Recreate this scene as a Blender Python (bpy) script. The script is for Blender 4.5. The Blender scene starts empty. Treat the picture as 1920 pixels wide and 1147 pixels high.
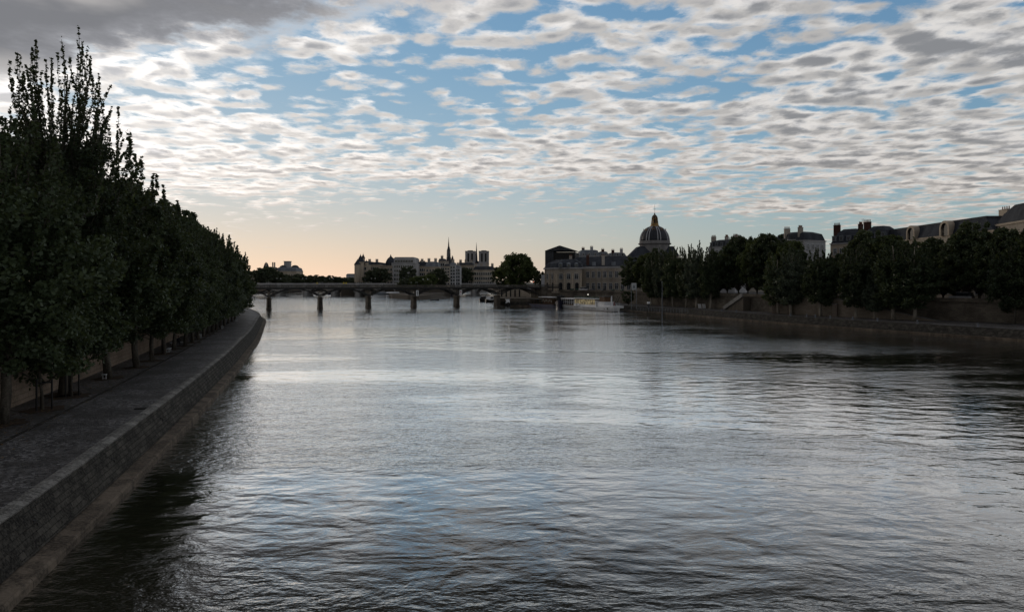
import bpy, bmesh, math, random
import numpy as np
from mathutils import Vector, noise as mnoise
R = math.radians
scene = bpy.context.scene
col = scene.collection

# ------------------------------------------------------------------ camera
FPX, HY, EYE = 1280.0, 529.0, 11.5      # focal length in px of the 1920 picture, horizon row, eye height
cam_d = bpy.data.cameras.new("camera")
cam = bpy.data.objects.new("camera", cam_d); col.objects.link(cam)
cam.location = (0, 0, EYE); cam.rotation_euler = (R(90), 0, 0)
cam_d.sensor_width = 36; cam_d.lens = 24.0
cam_d.shift_y = -(573.5 - HY) / 1920
cam_d.clip_start = 0.5; cam_d.clip_end = 30000
scene.camera = cam
scene.view_settings.view_transform = 'Standard'
scene.view_settings.look = 'None'
scene.view_settings.exposure = 0

def WX(px, Y): return (px - 960) / FPX * Y
def WZ(py, Y): return EYE - (py - HY) / FPX * Y
def GY(py, z=0.0): return (EYE - z) * FPX / (py - HY)

# ------------------------------------------------------------------ node expressions
class NT:
    def __init__(s, tree): s.t = tree; s.n = tree.nodes; s.l = tree.links
    def node(s, typ, **kw):
        nd = s.n.new(typ)
        for k, v in kw.items(): setattr(nd, k, v)
        return nd
    def put(s, sock, v):
        if isinstance(v, E): s.l.new(v.s, sock)
        elif hasattr(v, 'is_output'): s.l.new(v, sock)
        else: sock.default_value = v
    def math(s, op, a, b=None, c=None, clamp=False):
        nd = s.node('ShaderNodeMath', operation=op); nd.use_clamp = clamp
        s.put(nd.inputs[0], a)
        if b is not None: s.put(nd.inputs[1], b)
        if c is not None: s.put(nd.inputs[2], c)
        return E(s, nd.outputs[0])
    def noise(s, vec, scale, detail=3, rough=.5, color=False, dist=0.0, lac=2.0, dim='2D'):
        nd = s.node('ShaderNodeTexNoise', noise_dimensions=dim); s.put(nd.inputs['Vector'], vec)
        nd.inputs['Scale'].default_value = scale; nd.inputs['Detail'].default_value = detail
        nd.inputs['Roughness'].default_value = rough; nd.inputs['Distortion'].default_value = dist
        nd.inputs['Lacunarity'].default_value = lac
        return nd.outputs['Color'] if color else E(s, nd.outputs['Fac'])
    def vor(s, vec, scale, feature='F1', smooth=None, out='Distance', rand=1.0, dim='2D'):
        nd = s.node('ShaderNodeTexVoronoi', feature=feature, voronoi_dimensions=dim); s.put(nd.inputs['Vector'], vec)
        nd.inputs['Scale'].default_value = scale; nd.inputs['Randomness'].default_value = rand
        if smooth is not None: nd.inputs['Smoothness'].default_value = smooth
        return E(s, nd.outputs[out])
    def xyz(s, x, y, z):
        nd = s.node('ShaderNodeCombineXYZ')
        for i, v in enumerate((x, y, z)): s.put(nd.inputs[i], v)
        return nd.outputs[0]
    def sep(s, vec):
        nd = s.node('ShaderNodeSeparateXYZ'); s.put(nd.inputs[0], vec)
        return [E(s, o) for o in nd.outputs]
    def vadd(s, a, b, op='ADD'):
        nd = s.node('ShaderNodeVectorMath', operation=op); s.put(nd.inputs[0], a); s.put(nd.inputs[1], b)
        return nd.outputs[0]
    def vscale(s, a, k):
        nd = s.node('ShaderNodeVectorMath', operation='SCALE'); s.put(nd.inputs[0], a); s.put(nd.inputs['Scale'], k)
        return nd.outputs[0]
    def step(s, x, a, b):
        nd = s.node('ShaderNodeMapRange'); nd.interpolation_type = 'SMOOTHSTEP'
        s.put(nd.inputs['Value'], x); s.put(nd.inputs['From Min'], a); s.put(nd.inputs['From Max'], b)
        return E(s, nd.outputs[0])
    def mix(s, f, a, b, typ='MIX'):
        nd = s.node('ShaderNodeMix', data_type='RGBA', blend_type=typ)
        s.put(nd.inputs[0], f)
        s.put(nd.inputs[6], a if not isinstance(a, tuple) or len(a) == 4 else (*a, 1))
        s.put(nd.inputs[7], b if not isinstance(b, tuple) or len(b) == 4 else (*b, 1))
        return nd.outputs[2]
class E:
    def __init__(s, t, sock): s.t = t; s.s = sock
    def __add__(s, o): return s.t.math('ADD', s, o)
    __radd__ = __add__
    def __sub__(s, o): return s.t.math('SUBTRACT', s, o)
    def __rsub__(s, o): return s.t.math('SUBTRACT', o, s)
    def __mul__(s, o): return s.t.math('MULTIPLY', s, o)
    __rmul__ = __mul__
    def __truediv__(s, o): return s.t.math('DIVIDE', s, o)
    def __rtruediv__(s, o): return s.t.math('DIVIDE', o, s)
    def __pow__(s, o): return s.t.math('POWER', s, o)
    def max(s, o): return s.t.math('MAXIMUM', s, o)
    def min(s, o): return s.t.math('MINIMUM', s, o)
    def clamp(s): return s.t.math('ADD', s, 0.0, clamp=True)

# ------------------------------------------------------------------ world: dawn sky with broken altocumulus
SUN_AZ, SUN_EL = -35.0, 7.0             # degrees right of the view axis (+Y), above the horizon
world = bpy.data.worlds.new("World"); scene.world = world; world.use_nodes = True
world.cycles.sampling_method = 'MANUAL'; world.cycles.sample_map_resolution = 256
world.node_tree.nodes.clear()
w = NT(world.node_tree)
gen = w.node('ShaderNodeTexCoord').outputs['Generated']
x, y, z = w.sep(gen)
sky = w.node('ShaderNodeTexSky', sky_type='NISHITA')
sky.sun_disc = False; sky.sun_elevation = R(SUN_EL); sky.sun_rotation = R(SUN_AZ)
sky.air_density = 1.2; sky.dust_density = 0.15; sky.ozone_density = 2.0; sky.altitude = 60
zc = z.max(0.0)
yc = y.max(0.25)
u = x / yc; v = zc / yc
q = 1.0 / (zc + 0.055)
P = w.xyz(x * q, y * q, 0.0)
warp = w.vscale(w.vadd(w.noise(P, 2.2, 3, .5, color=True), (0.5, 0.5, 0.5), 'SUBTRACT'), 0.13)
Pw = w.vadd(P, warp)
vw = w.step(v, .10, .34) * 0.20 + 0.20
def dens(Pv, det):
    a = w.noise(Pv, 3.9, det, .62)
    c = w.vor(w.vadd(Pv, (0.82, 1.0, 1.0), 'MULTIPLY'), 8.2, 'SMOOTH_F1', .55)
    return a * 0.86 + (0.62 - c) * vw
big = w.noise(w.vadd(P, (3.1, 7.7, 0)), 0.62, 2, .5)
D0 = dens(Pw, 8)
D1 = dens(w.vadd(Pw, (-0.03, 0.10, 0)), 4)
# coverage: thins out towards the horizon, heavier to the right
hz = w.step(v, 0.03, 0.17)
right = w.step(u, 0.05, 0.75)
left = w.step(u * -1.0, 0.15, 0.6)
top = w.step(v, .22, .42)
veil = w.noise(w.vadd(P, (0.55, 1.0, 1.0), 'MULTIPLY'), 1.25, 5, .55)
cov = (veil - 0.44) * right * 0.7 + (big - 0.5) * 0.42 + (hz - 1.0) * 0.26 + right * 0.10 + left * 0.05 - top * 0.005
D = D0 + cov
m = w.step(D, 0.352, 0.56)
thick = w.step(D, 0.55, 0.80)
rim = w.math('ADD', (D1 - D0) * 4.0, 0.5, clamp=True)
# glow around the hidden sun
sx, sy, sz = math.sin(R(SUN_AZ)) * math.cos(R(SUN_EL + 4)), math.cos(R(SUN_AZ)) * math.cos(R(SUN_EL + 4)), math.sin(R(SUN_EL + 4))
cs = (x * sx + y * sy + z * sz).max(0.0)
glow = cs ** 5.0
glow2 = cs ** 40.0
behind = w.step(y, -0.5, 0.75)
lum = (0.61 + glow * 0.43 + glow2 * .12) * (0.72 + behind * 0.28)
lumc = lum * (1.10 - thick * (0.47 - glow2 * .2)) * (0.70 + rim * 0.40)
warmth = w.step(v, 0.30, 0.0)
ccol = w.mix(thick, (1.0, 0.965, 0.93), (0.93, 0.94, 0.98))
ccol = w.mix(warmth * 0.65 + glow * .15, ccol, (1.0, 0.87, 0.77))
cloud = w.vscale(ccol, lumc * (1.0 - w.step(zc, .40, .70) * .42))
# dark stratus bank high on the left, reaching overhead
edge = v - (0.425 + u * 0.2) + (w.noise(P, 2.2, 7, .62) - 0.5) * 0.22
dk = w.step(edge, -0.02, 0.05) * w.step(u * -1.0, -0.35, -0.02)
dkr = w.step(zc, 0.42, 0.62)
dkn = w.noise(P, 1.1, 5, .55)
dcol = w.vscale(w.mix(w.step(dkn, .40, .60), (0.46, 0.46, 0.49), (0.95, 0.91, 0.89)), 0.26 + glow * 0.20 + w.step(edge, .10, 0.0) * 0.30)
# clear part: Nishita plus a soft peach haze along the horizon
hazeh = w.math('POWER', 2.718, v * -13.0)
hz_l = w.step(u, 0.55, -0.35)
hcol = w.mix(hz_l, (0.42, 0.47, 0.50), (0.93, 0.65, 0.48))
hazeB = w.vscale(hcol, (0.88 + glow * 0.35) * (0.65 + behind * 0.35))
hmix = (hazeh * 0.97).min(0.95)
bg_sky = w.node('ShaderNodeBackground')
# tone compression of the sky colour softens the glare next to the sun: c / (1 + k c)
skc = w.vadd(sky.outputs[0], (0.98, 1.42, 2.25), 'MULTIPLY')
skc = w.vadd(skc, w.vadd(w.vscale(skc, 0.15), (1, 1, 1), 'ADD'), 'DIVIDE')
w.put(bg_sky.inputs['Color'], skc); bg_sky.inputs['Strength'].default_value = 0.15
bg_haze = w.node('ShaderNodeBackground'); w.put(bg_haze.inputs['Color'], hazeB)
bg_cl = w.node('ShaderNodeBackground')
w.put(bg_cl.inputs['Color'], w.mix(dk, cloud, dcol))
mx1 = w.node('ShaderNodeMixShader'); w.put(mx1.inputs[0], hmix)
w.l.new(bg_sky.outputs[0], mx1.inputs[1]); w.l.new(bg_haze.outputs[0], mx1.inputs[2])
mx2 = w.node('ShaderNodeMixShader')
w.put(mx2.inputs[0], (m * 0.96 * w.step(v, 0.01, 0.09)).max(dk * .97))
w.l.new(mx1.outputs[0], mx2.inputs[1]); w.l.new(bg_cl.outputs[0], mx2.inputs[2])
wo = w.node('ShaderNodeOutputWorld'); w.l.new(mx2.outputs[0], wo.inputs['Surface'])

sun_d = bpy.data.lights.new("sun", 'SUN'); sun = bpy.data.objects.new("sun", sun_d); col.objects.link(sun)
sun_d.energy = 0.5; sun_d.angle = R(12); sun_d.color = (1.0, 0.86, 0.70)
sd = Vector((math.sin(R(SUN_AZ)) * math.cos(R(SUN_EL)), math.cos(R(SUN_AZ)) * math.cos(R(SUN_EL)), math.sin(R(SUN_EL))))
sun.rotation_euler = sd.to_track_quat('Z', 'Y').to_euler()

# ------------------------------------------------------------------ water
def new_mat(name):
    m_ = bpy.data.materials.new(name); m_.use_nodes = True
    t = NT(m_.node_tree); b = m_.node_tree.nodes['Principled BSDF']
    return m_, t, b
wm, t, b = new_mat('river_water')
pos = t.node('ShaderNodeNewGeometry').outputs['Position']
# rows of ripples lie across the view (wind along the river)
ax = t.vadd(pos, (0.58, 1.0, 1.0), 'MULTIPLY')
patch = t.step(t.noise(t.vadd(pos, (0.016, 0.045, 1.0), 'MULTIPLY'), 1.0, 4, .6, dist=.6), .40, .62)
warpw = t.vadd(ax, t.vscale(t.vadd(t.noise(ax, .25, 2, color=True), (.5, .5, .5), 'SUBTRACT'), 1.6))
h1 = t.noise(warpw, 0.55, 2, .5)
h2 = t.noise(warpw, 1.7, 3, .55)
h3 = t.noise(ax, 5.5, 3, .6)
reach = t.step(t.sep(pos)[1], 130, 330)
near = t.step(t.sep(pos)[1], 95, 25)
hgt = h1 * 0.066 * (1.0 + reach * 1.1 + near * .45) + h2 * (0.016 + patch * 0.034) * (1.0 + reach * 1.4 + near * .55) + h3 * (0.004 + patch * 0.016)
bp = t.node('ShaderNodeBump'); bp.inputs['Strength'].default_value = 1.0; bp.inputs['Distance'].default_value = 1.0
t.put(bp.inputs['Height'], hgt)
# silty river: dark body colour under a reflection that grows towards grazing angles
dif = t.node('ShaderNodeBsdfDiffuse'); dif.inputs['Color'].default_value = (0.022, 0.021, 0.014, 1)
gls = t.node('ShaderNodeBsdfGlossy'); gls.inputs['Color'].default_value = (1, 1, 1, 1); gls.inputs['Roughness'].default_value = .035
lwt = t.node('ShaderNodeLayerWeight'); lwt.inputs['Blend'].default_value = .5
for nd_ in (gls, lwt): t.l.new(bp.outputs[0], nd_.inputs['Normal'])
mxw = t.node('ShaderNodeMixShader'); t.put(mxw.inputs[0], t.step(E(t, lwt.outputs['Facing']), .535, .865) * .96 + .022)
t.l.new(dif.outputs[0], mxw.inputs[1]); t.l.new(gls.outputs[0], mxw.inputs[2])
wm.node_tree.nodes.remove(b)
t.l.new(mxw.outputs[0], wm.node_tree.nodes['Material Output'].inputs['Surface'])

# ------------------------------------------------------------------ object helpers
def tag(o, label=None, cat=None, group=None, kind=None):
    if label: o['label'] = label
    if cat: o['category'] = cat
    if group: o['group'] = group
    if kind: o['kind'] = kind
    return o
def thing(name, loc, label, cat, group=None, rz=0.0):
    o = bpy.data.objects.new(name, None); col.objects.link(o)
    o.location = loc; o.rotation_euler = (0, 0, rz); o.empty_display_size = .5
    return tag(o, label, cat, group)
def kids(o): return [c for c in bpy.data.objects if c.parent == o]
def copy_tree(o, parent=None, depth=0, ch=None):
    c = o.copy(); col.objects.link(c); c.parent = parent
    for k in (ch[o.name] if ch and o.name in ch else kids(o)): copy_tree(k, c, depth + 1, ch)
    return c
class MB:
    """collects verts / faces and links them as ONE mesh object"""
    def __init__(s): s.v = []; s.f = []; s.uv = None
    def quad(s, a, b, c, d):
        i = len(s.v); s.v += [tuple(a), tuple(b), tuple(c), tuple(d)]; s.f.append((i, i+1, i+2, i+3)); return s
    def box(s, c, size, rz=0.0, taper=1.0):
        cx, cy, cz = c; sx, sy, sz = (k / 2 for k in size); i = len(s.v)
        ca, sa = math.cos(rz), math.sin(rz)
        for zz, k in ((-sz, 1.0), (sz, taper)):
            for xx, yy in ((-sx, -sy), (sx, -sy), (sx, sy), (-sx, sy)):
                xx *= k; yy *= k
                s.v.append((cx + xx*ca - yy*sa, cy + xx*sa + yy*ca, cz + zz))
        s.f += [(i, i+3, i+2, i+1), (i+4, i+5, i+6, i+7)] + [(i+k, i+(k+1) % 4, i+4+(k+1) % 4, i+4+k) for k in range(4)]
        return s
    def prism(s, pts, z0, z1, top=None):
        """pts: footprint (counter-clockwise); top: optional different footprint at z1"""
        top = top or pts; n = len(pts); i = len(s.v)
        s.v += [(p[0], p[1], z0) for p in pts] + [(p[0], p[1], z1) for p in top]
        s.f.append(tuple(i + k for k in reversed(range(n)))); s.f.append(tuple(i + n + k for k in range(n)))
        s.f += [(i+k, i+(k+1) % n, i+n+(k+1) % n, i+n+k) for k in range(n)]
        return s
    def beam(s, a, b, wd, ht=None):
        a = Vector(a); b = Vector(b); d = b - a
        if d.length < 1e-6: return s
        ht = ht or wd
        up = Vector((0, 0, 1)) if abs(d.normalized().z) < .95 else Vector((0, 1, 0))
        sx = d.cross(up).normalized(); sy = sx.cross(d).normalized(); i = len(s.v)
        for p in (a, b):
            for q1, q2 in ((-1, -1), (1, -1), (1, 1), (-1, 1)):
                s.v.append(tuple(p + sx*q1*wd/2 + sy*q2*ht/2))
        s.f += [(i, i+1, i+2, i+3), (i+7, i+6, i+5, i+4)] + [(i+k, i+4+k, i+4+(k+1) % 4, i+(k+1) % 4) for k in range(4)]
        return s
    def tube(s, pts, rad, n=7):
        rings = []
        for j, p in enumerate(pts):
            p = Vector(p); d = (Vector(pts[min(j+1, len(pts)-1)]) - Vector(pts[max(j-1, 0)])).normalized()
            up = Vector((0, 0, 1)) if abs(d.z) < .9 else Vector((1, 0, 0))
            a = d.cross(up).normalized(); b_ = a.cross(d)
            r = rad[j] if hasattr(rad, '__len__') else rad
            rings.append(len(s.v))
            for k in range(n):
                an = 2*math.pi*k/n; s.v.append(tuple(p + a*math.cos(an)*r + b_*math.sin(an)*r))
        for j in range(len(rings)-1):
            for k in range(n):
                s.f.append((rings[j]+k, rings[j]+(k+1) % n, rings[j+1]+(k+1) % n, rings[j+1]+k))
        s.f.append(tuple(rings[0]+k for k in reversed(range(n)))); s.f.append(tuple(rings[-1]+k for k in range(n)))
        return s
    def lathe(s, c, prof, n=24, a0=0.0):
        cx, cy, cz = c; rings = []
        for r, zz in prof:
            rings.append(len(s.v))
            for k in range(n):
                an = a0 + 2*math.pi*k/n; s.v.append((cx + r*math.cos(an), cy + r*math.sin(an), cz + zz))
        for j in range(len(rings)-1):
            for k in range(n):
                s.f.append((rings[j]+k, rings[j]+(k+1) % n, rings[j+1]+(k+1) % n, rings[j+1]+k))
        s.f.append(tuple(rings[0]+k for k in reversed(range(n)))); s.f.append(tuple(rings[-1]+k for k in range(n)))
        return s
    def build(s, name, mat, parent=None, smooth=False, local=True):
        me = bpy.data.meshes.new(name)
        vv = s.v
        if parent is not None and not local:
            inv = Vector(parent.location); rz = parent.rotation_euler.z; ca, sa = math.cos(-rz), math.sin(-rz)
            vv = [((p[0]-inv.x)*ca-(p[1]-inv.y)*sa, (p[0]-inv.x)*sa+(p[1]-inv.y)*ca, p[2]-inv.z) for p in vv]
        me.from_pydata(vv, [], s.f); me.materials.append(mat)
        if s.uv:
            l = me.uv_layers.new(name='UVMap'); 
            for pi, poly in enumerate(me.polygons):
                for li, uvc in zip(poly.loop_indices, s.uv[pi]): l.data[li].uv = uvc
        if smooth: me.polygons.foreach_set('use_smooth', [True]*len(me.polygons))
        me.update()
        o = bpy.data.objects.new(name, me); col.objects.link(o)
        if parent is not None: o.parent = parent
        return o
def catmull(pts, n=8):
    out = []
    P_ = [pts[0]] + list(pts) + [pts[-1]]
    for i in range(1, len(P_)-2):
        p0, p1, p2, p3 = (np.array(P_[k], float) for k in (i-1, i, i+1, i+2))
        for j in range(n):
            tt = j/n
            out.append(tuple(.5*((2*p1)+(-p0+p2)*tt+(2*p0-5*p1+4*p2-p3)*tt*tt+(-p0+3*p1-3*p2+p3)*tt**3)))
    out.append(tuple(P_[-2])); return out
def normals2(line):
    L = np.array(line); T = np.gradient(L, axis=0); T /= np.linalg.norm(T, axis=1)[:, None]
    return np.stack([T[:, 1], -T[:, 0]], 1)         # to the right of travel
def offset(line, d):
    L = np.array(line); return [tuple(p) for p in L + normals2(line)*d]
def loft(line, prof, side=1.0, jit=0.0, seed=1):
    """sweep (offset, z) profile along a plan line, with metre UVs"""
    m_ = MB(); L = np.array(line); N = normals2(line)*side; rr = random.Random(seed)
    s_ = np.concatenate([[0], np.cumsum(np.linalg.norm(np.diff(L, axis=0), axis=1))])
    v_ = [0.0]
    for a, b_ in zip(prof, prof[1:]): v_.append(v_[-1] + math.hypot(b_[0]-a[0], b_[1]-a[1]))
    np_ = len(prof)
    for i in range(len(L)):
        for (o_, z_) in prof:
            jj = rr.uniform(-jit, jit)
            m_.v.append((L[i, 0]+N[i, 0]*(o_+jj), L[i, 1]+N[i, 1]*(o_+jj), z_))
    m_.uv = []
    for i in range(len(L)-1):
        for j in range(np_-1):
            a = i*np_+j
            f = (a, a+np_, a+np_+1, a+1); uvq = ((s_[i], v_[j]), (s_[i+1], v_[j]), (s_[i+1], v_[j+1]), (s_[i], v_[j+1]))
            if side < 0: f = f[::-1]; uvq = uvq[::-1]
            m_.f.append(f); m_.uv.append(uvq)
    return m_
def resample(line, step):
    L = np.array(line); s_ = np.concatenate([[0], np.cumsum(np.linalg.norm(np.diff(L, axis=0), axis=1))])
    n = max(2, int(s_[-1]/step)); q_ = np.linspace(0, s_[-1], n+1)
    return [(float(np.interp(k, s_, L[:, 0])), float(np.interp(k, s_, L[:, 1]))) for k in q_]

# ------------------------------------------------------------------ materials
def mottled(name, c1, c2, scale=1.0, rough=.85, bump=.0, fine=6.0, spec=.3, metal=0.0, streak=False):
    m_, t, b = new_mat(name)
    pos = t.node('ShaderNodeTexCoord').outputs['Object']
    if streak: vec = t.vadd(pos, (1, 1, .18), 'MULTIPLY')
    else: vec = pos
    n = t.noise(vec, scale, 5, .6, dim='3D'); n2 = t.noise(pos, scale*fine, 3, .6, dim='3D')
    f = t.step(n * .7 + n2 * .3, .34, .66)
    t.put(b.inputs['Base Color'], t.mix(f, c1, c2))
    b.inputs['Roughness'].default_value = rough; b.inputs['Specular IOR Level'].default_value = spec; b.inputs['Metallic'].default_value = metal
    if bump:
        bp = t.node('ShaderNodeBump'); bp.inputs['Distance'].default_value = bump
        t.put(bp.inputs['Height'], n2); t.l.new(bp.outputs[0], b.inputs['Normal'])
    return m_
def masonry(name, c1, c2, mortar, bw=1.0, bh=.4, stain=.6, rough=.9, uv=True, bump=.03, sc=.35):
    m_, t, b = new_mat(name)
    tc = t.node('ShaderNodeTexCoord')
    if uv: vec = tc.outputs['UV']
    else:
        xx, yy, zz = t.sep(tc.outputs['Object']); vec = t.xyz(xx + yy * .7, zz, 0.0)
    wv = t.vadd(vec, t.vscale(t.vadd(t.noise(vec, 1.3, 2, color=True), (.5, .5, .5), 'SUBTRACT'), .06))
    br = t.node('ShaderNodeTexBrick'); t.put(br.inputs['Vector'], wv)
    br.inputs['Color1'].default_value = (*c1, 1); br.inputs['Color2'].default_value = (*c2, 1); br.inputs['Mortar'].default_value = (*mortar, 1)
    br.inputs['Scale'].default_value = 1.0; br.inputs['Brick Width'].default_value = bw; br.inputs['Row Height'].default_value = bh
    br.inputs['Mortar Size'].default_value = .022; br.inputs['Mortar Smooth'].default_value = .3; br.inputs['Bias'].default_value = 0
    n = t.noise(vec, sc, 6, .65); n2 = t.noise(vec, 7, 3, .6)
    st = t.step(n, .38, .64) * stain
    cc = t.mix(st, br.outputs['Color'], tuple(k * .28 for k in c1))
    cc = t.mix(t.step(n2, .35, .7) * .35, cc, tuple(min(1, k * 1.5) for k in c2))
    t.put(b.inputs['Base Color'], cc); b.inputs['Roughness'].default_value = rough
    b.inputs['Specular IOR Level'].default_value = .25
    bp = t.node('ShaderNodeBump'); bp.inputs['Distance'].default_value = bump
    t.put(bp.inputs['Height'], (1.0 - E(t, br.outputs['Fac'])) + n2 * .6); t.l.new(bp.outputs[0], b.inputs['Normal'])
    return m_
M = {}
M['wall_slope'] = masonry('sloped_masonry', (.022, .021, .018), (.085, .079, .068), (.012, .012, .010), .62, .29, .95, bump=.09, sc=.9)
M['ledge'] = masonry('ledge_concrete', (.09, .073, .058), (.165, .135, .105), (.05, .04, .035), 2.2, 2.0, .8, sc=.7, bump=.05)
M['coping'] = masonry('coping_stone', (.10, .097, .092), (.29, .285, .27), (.03, .03, .03), .62, .9, .6, bump=.06, sc=.8)
M['kerb'] = mottled('kerb_stone', (.13, .13, .13), (.26, .26, .25), .8)
M['ret_wall'] = masonry('retaining_masonry', (.25, .195, .15), (.30, .235, .185), (.17, .14, .11), 1.0, .42, .45)
M['ret_wall_r'] = masonry('right_retaining_masonry', (.12, .105, .085), (.20, .175, .14), (.085, .075, .065), 1.0, .42, .8, sc=.16)
M['ramp_wall'] = masonry('ramp_masonry', (.26, .215, .17), (.33, .28, .225), (.16, .13, .11), .9, .4, .3)
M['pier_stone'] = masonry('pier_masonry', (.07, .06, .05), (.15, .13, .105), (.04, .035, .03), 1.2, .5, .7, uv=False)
M['bridge_stone'] = mottled('old_bridge_stone', (.22, .22, .215), (.36, .35, .34), .15)
M['iron'] = mottled('dark_iron', (.012, .012, .013), (.028, .026, .024), 1.2, .5, spec=.4)
M['deck'] = mottled('deck_timber', (.03, .025, .02), (.055, .045, .038), .6)
M['rail'] = mottled('railing_iron', (.025, .025, .024), (.055, .053, .05), .8, .6)
M['stone'] = mottled('pale_stone', (.24, .21, .175), (.44, .39, .33), .22, streak=True)
M['stone2'] = mottled('warm_stone', (.32, .27, .215), (.52, .45, .36), .18, streak=True)
M['grey_stone'] = mottled('grey_stone', (.30, .30, .31), (.46, .455, .46), .15, streak=True)
M['plaster'] = mottled('white_plaster', (.32, .33, .35), (.48, .48, .50), .2)
M['plaster_dim'] = mottled('cream_plaster', (.34, .31, .27), (.45, .41, .36), .2)
M['slate'] = mottled('slate_roof', (.028, .033, .043), (.062, .07, .086), .35, .85, spec=.15, streak=True)
M['zinc'] = mottled('zinc_roof', (.12, .135, .16), (.22, .24, .265), .3, .75, spec=.2, streak=True)
M['zinc_d'] = mottled('dark_zinc_roof', (.035, .039, .046), (.075, .08, .09), .3, .85, spec=.15, streak=True)
M['brick'] = mottled('chimney_brick', (.05, .025, .02), (.09, .042, .034), .9)
M['pot'] = mottled('chimney_pot', (.16, .07, .045), (.24, .11, .07), 1.5)
M['glass'] = mottled('window_glass', (.012, .014, .018), (.03, .034, .04), .4, .12, spec=.6)
M['frame'] = mottled('window_frame', (.40, .42, .44), (.52, .54, .56), .6)
M['gold'] = mottled('gilding', (.13, .075, .03), (.42, .27, .10), .9, .45, metal=.4)
M['drum'] = mottled('drum_stone', (.16, .155, .16), (.27, .26, .26), .3, streak=True)
M['dome_lead'] = mottled('dome_slate', (.014, .017, .024), (.032, .038, .05), .5, .5)
M['rib'] = mottled('dome_rib_lead', (.34, .35, .38), (.50, .51, .54), .4, .6)
M['white'] = mottled('white_paint', (.68, .70, .73), (.86, .87, .88), .5, .5)
M['navy'] = mottled('navy_paint', (.012, .012, .03), (.03, .03, .06), .8, .4)
M['grey_hull'] = mottled('grey_hull', (.13, .13, .17), (.20, .20, .25), .6, .5)
M['black'] = mottled('black_paint', (.008, .008, .009), (.02, .02, .02), .8, .5)
M['red'] = mottled('red_paint', (.30, .03, .02), (.42, .06, .04), 2, .5)
M['wood'] = mottled('weathered_wood', (.10, .06, .035), (.18, .11, .065), 2, .7)
M['green'] = mottled('dark_green_paint', (.015, .05, .035), (.03, .08, .055), 1, .5)
M['yellow'] = mottled('yellow_paint', (.55, .42, .04), (.75, .60, .08), 2, .5)
M['bark'] = mottled('tree_bark', (.035, .03, .024), (.16, .145, .12), 1.6, .9, .02, streak=True)
M['bark_pale'] = mottled('pale_bark', (.16, .145, .12), (.42, .38, .32), 1.3, .9, .02, streak=True)
M['soil'] = mottled('bare_soil', (.035, .026, .018), (.075, .05, .032), 1.2)
M['ground'] = mottled('ground', (.06, .06, .05), (.10, .095, .08), .05)
M['asphalt'] = mottled('asphalt', (.04, .04, .042), (.065, .065, .066), .4)
M['skin'] = mottled('skin', (.35, .21, .15), (.42, .27, .20), 3)
M['cloth_dark'] = mottled('dark_cloth', (.015, .015, .02), (.03, .03, .04), 3)
def emit(name, c, s, base):
    m_, t, b = new_mat(name); b.inputs['Base Color'].default_value = (*base, 1)
    b.inputs['Emission Color'].default_value = (*c, 1); b.inputs['Emission Strength'].default_value = s
    return m_
M['lamp'] = emit('lit_globe', (1, .93, .80), .9, (.8, .8, .8))
M['lampoff'] = mottled('opal_globe', (.5, .52, .52), (.62, .64, .64), 1, .3)
M['tail'] = emit('tail_light', (1, .30, .18), 2.2, (.3, .02, .02))
def warm_glass():
    m_, t, b = new_mat('lit_cabin_glass'); pos = t.node('ShaderNodeTexCoord').outputs['Object']
    n = t.noise(pos, .9, 3, .6, dim='3D')
    t.put(b.inputs['Base Color'], t.mix(t.step(n, .35, .65), (.05, .045, .035), (.25, .21, .12)))
    t.put(b.inputs['Emission Color'], t.mix(t.step(n, .35, .65), (.20, .15, .07), (1.0, .80, .42))); b.inputs['Emission Strength'].default_value = .16
    b.inputs['Roughness'].default_value = .15
    return m_
M['warm'] = warm_glass()
def cobbles():
    m_, t, b = new_mat('granite_setts'); pos = t.node('ShaderNodeTexCoord').outputs['Object']
    wv = t.vadd(pos, t.vscale(t.vadd(t.noise(pos, .35, 3, color=True), (.5, .5, .5), 'SUBTRACT'), 1.2))
    d = t.vor(wv, 5.2, 'DISTANCE_TO_EDGE', rand=.6)
    cr = t.node('ShaderNodeTexVoronoi', feature='F1', voronoi_dimensions='2D'); t.put(cr.inputs['Vector'], wv); cr.inputs['Scale'].default_value = 5.2; cr.inputs['Randomness'].default_value = .6
    sepc = t.sep(cr.outputs['Color'])[0]
    base = t.mix(sepc, (.028, .027, .030), (.27, .265, .27))
    big_ = t.noise(pos, .22, 4, .6); mid = t.noise(pos, 1.1, 4, .6)
    base = t.mix(t.step(big_, .38, .62) * .7, base, (.045, .042, .04))
    base = t.mix(t.step(mid, .5, .75) * .4, base, (.16, .15, .145))
    base = t.mix(t.step(d, .09, .02), base, (.018, .017, .016))
    t.put(b.inputs['Base Color'], base); b.inputs['Roughness'].default_value = .55; b.inputs['Specular IOR Level'].default_value = .4
    bp = t.node('ShaderNodeBump'); bp.inputs['Distance'].default_value = .03
    t.put(bp.inputs['Height'], t.step(d, .0, .14) + sepc * .35); t.l.new(bp.outputs[0], b.inputs['Normal'])
    return m_
M['setts'] = cobbles()
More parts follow.
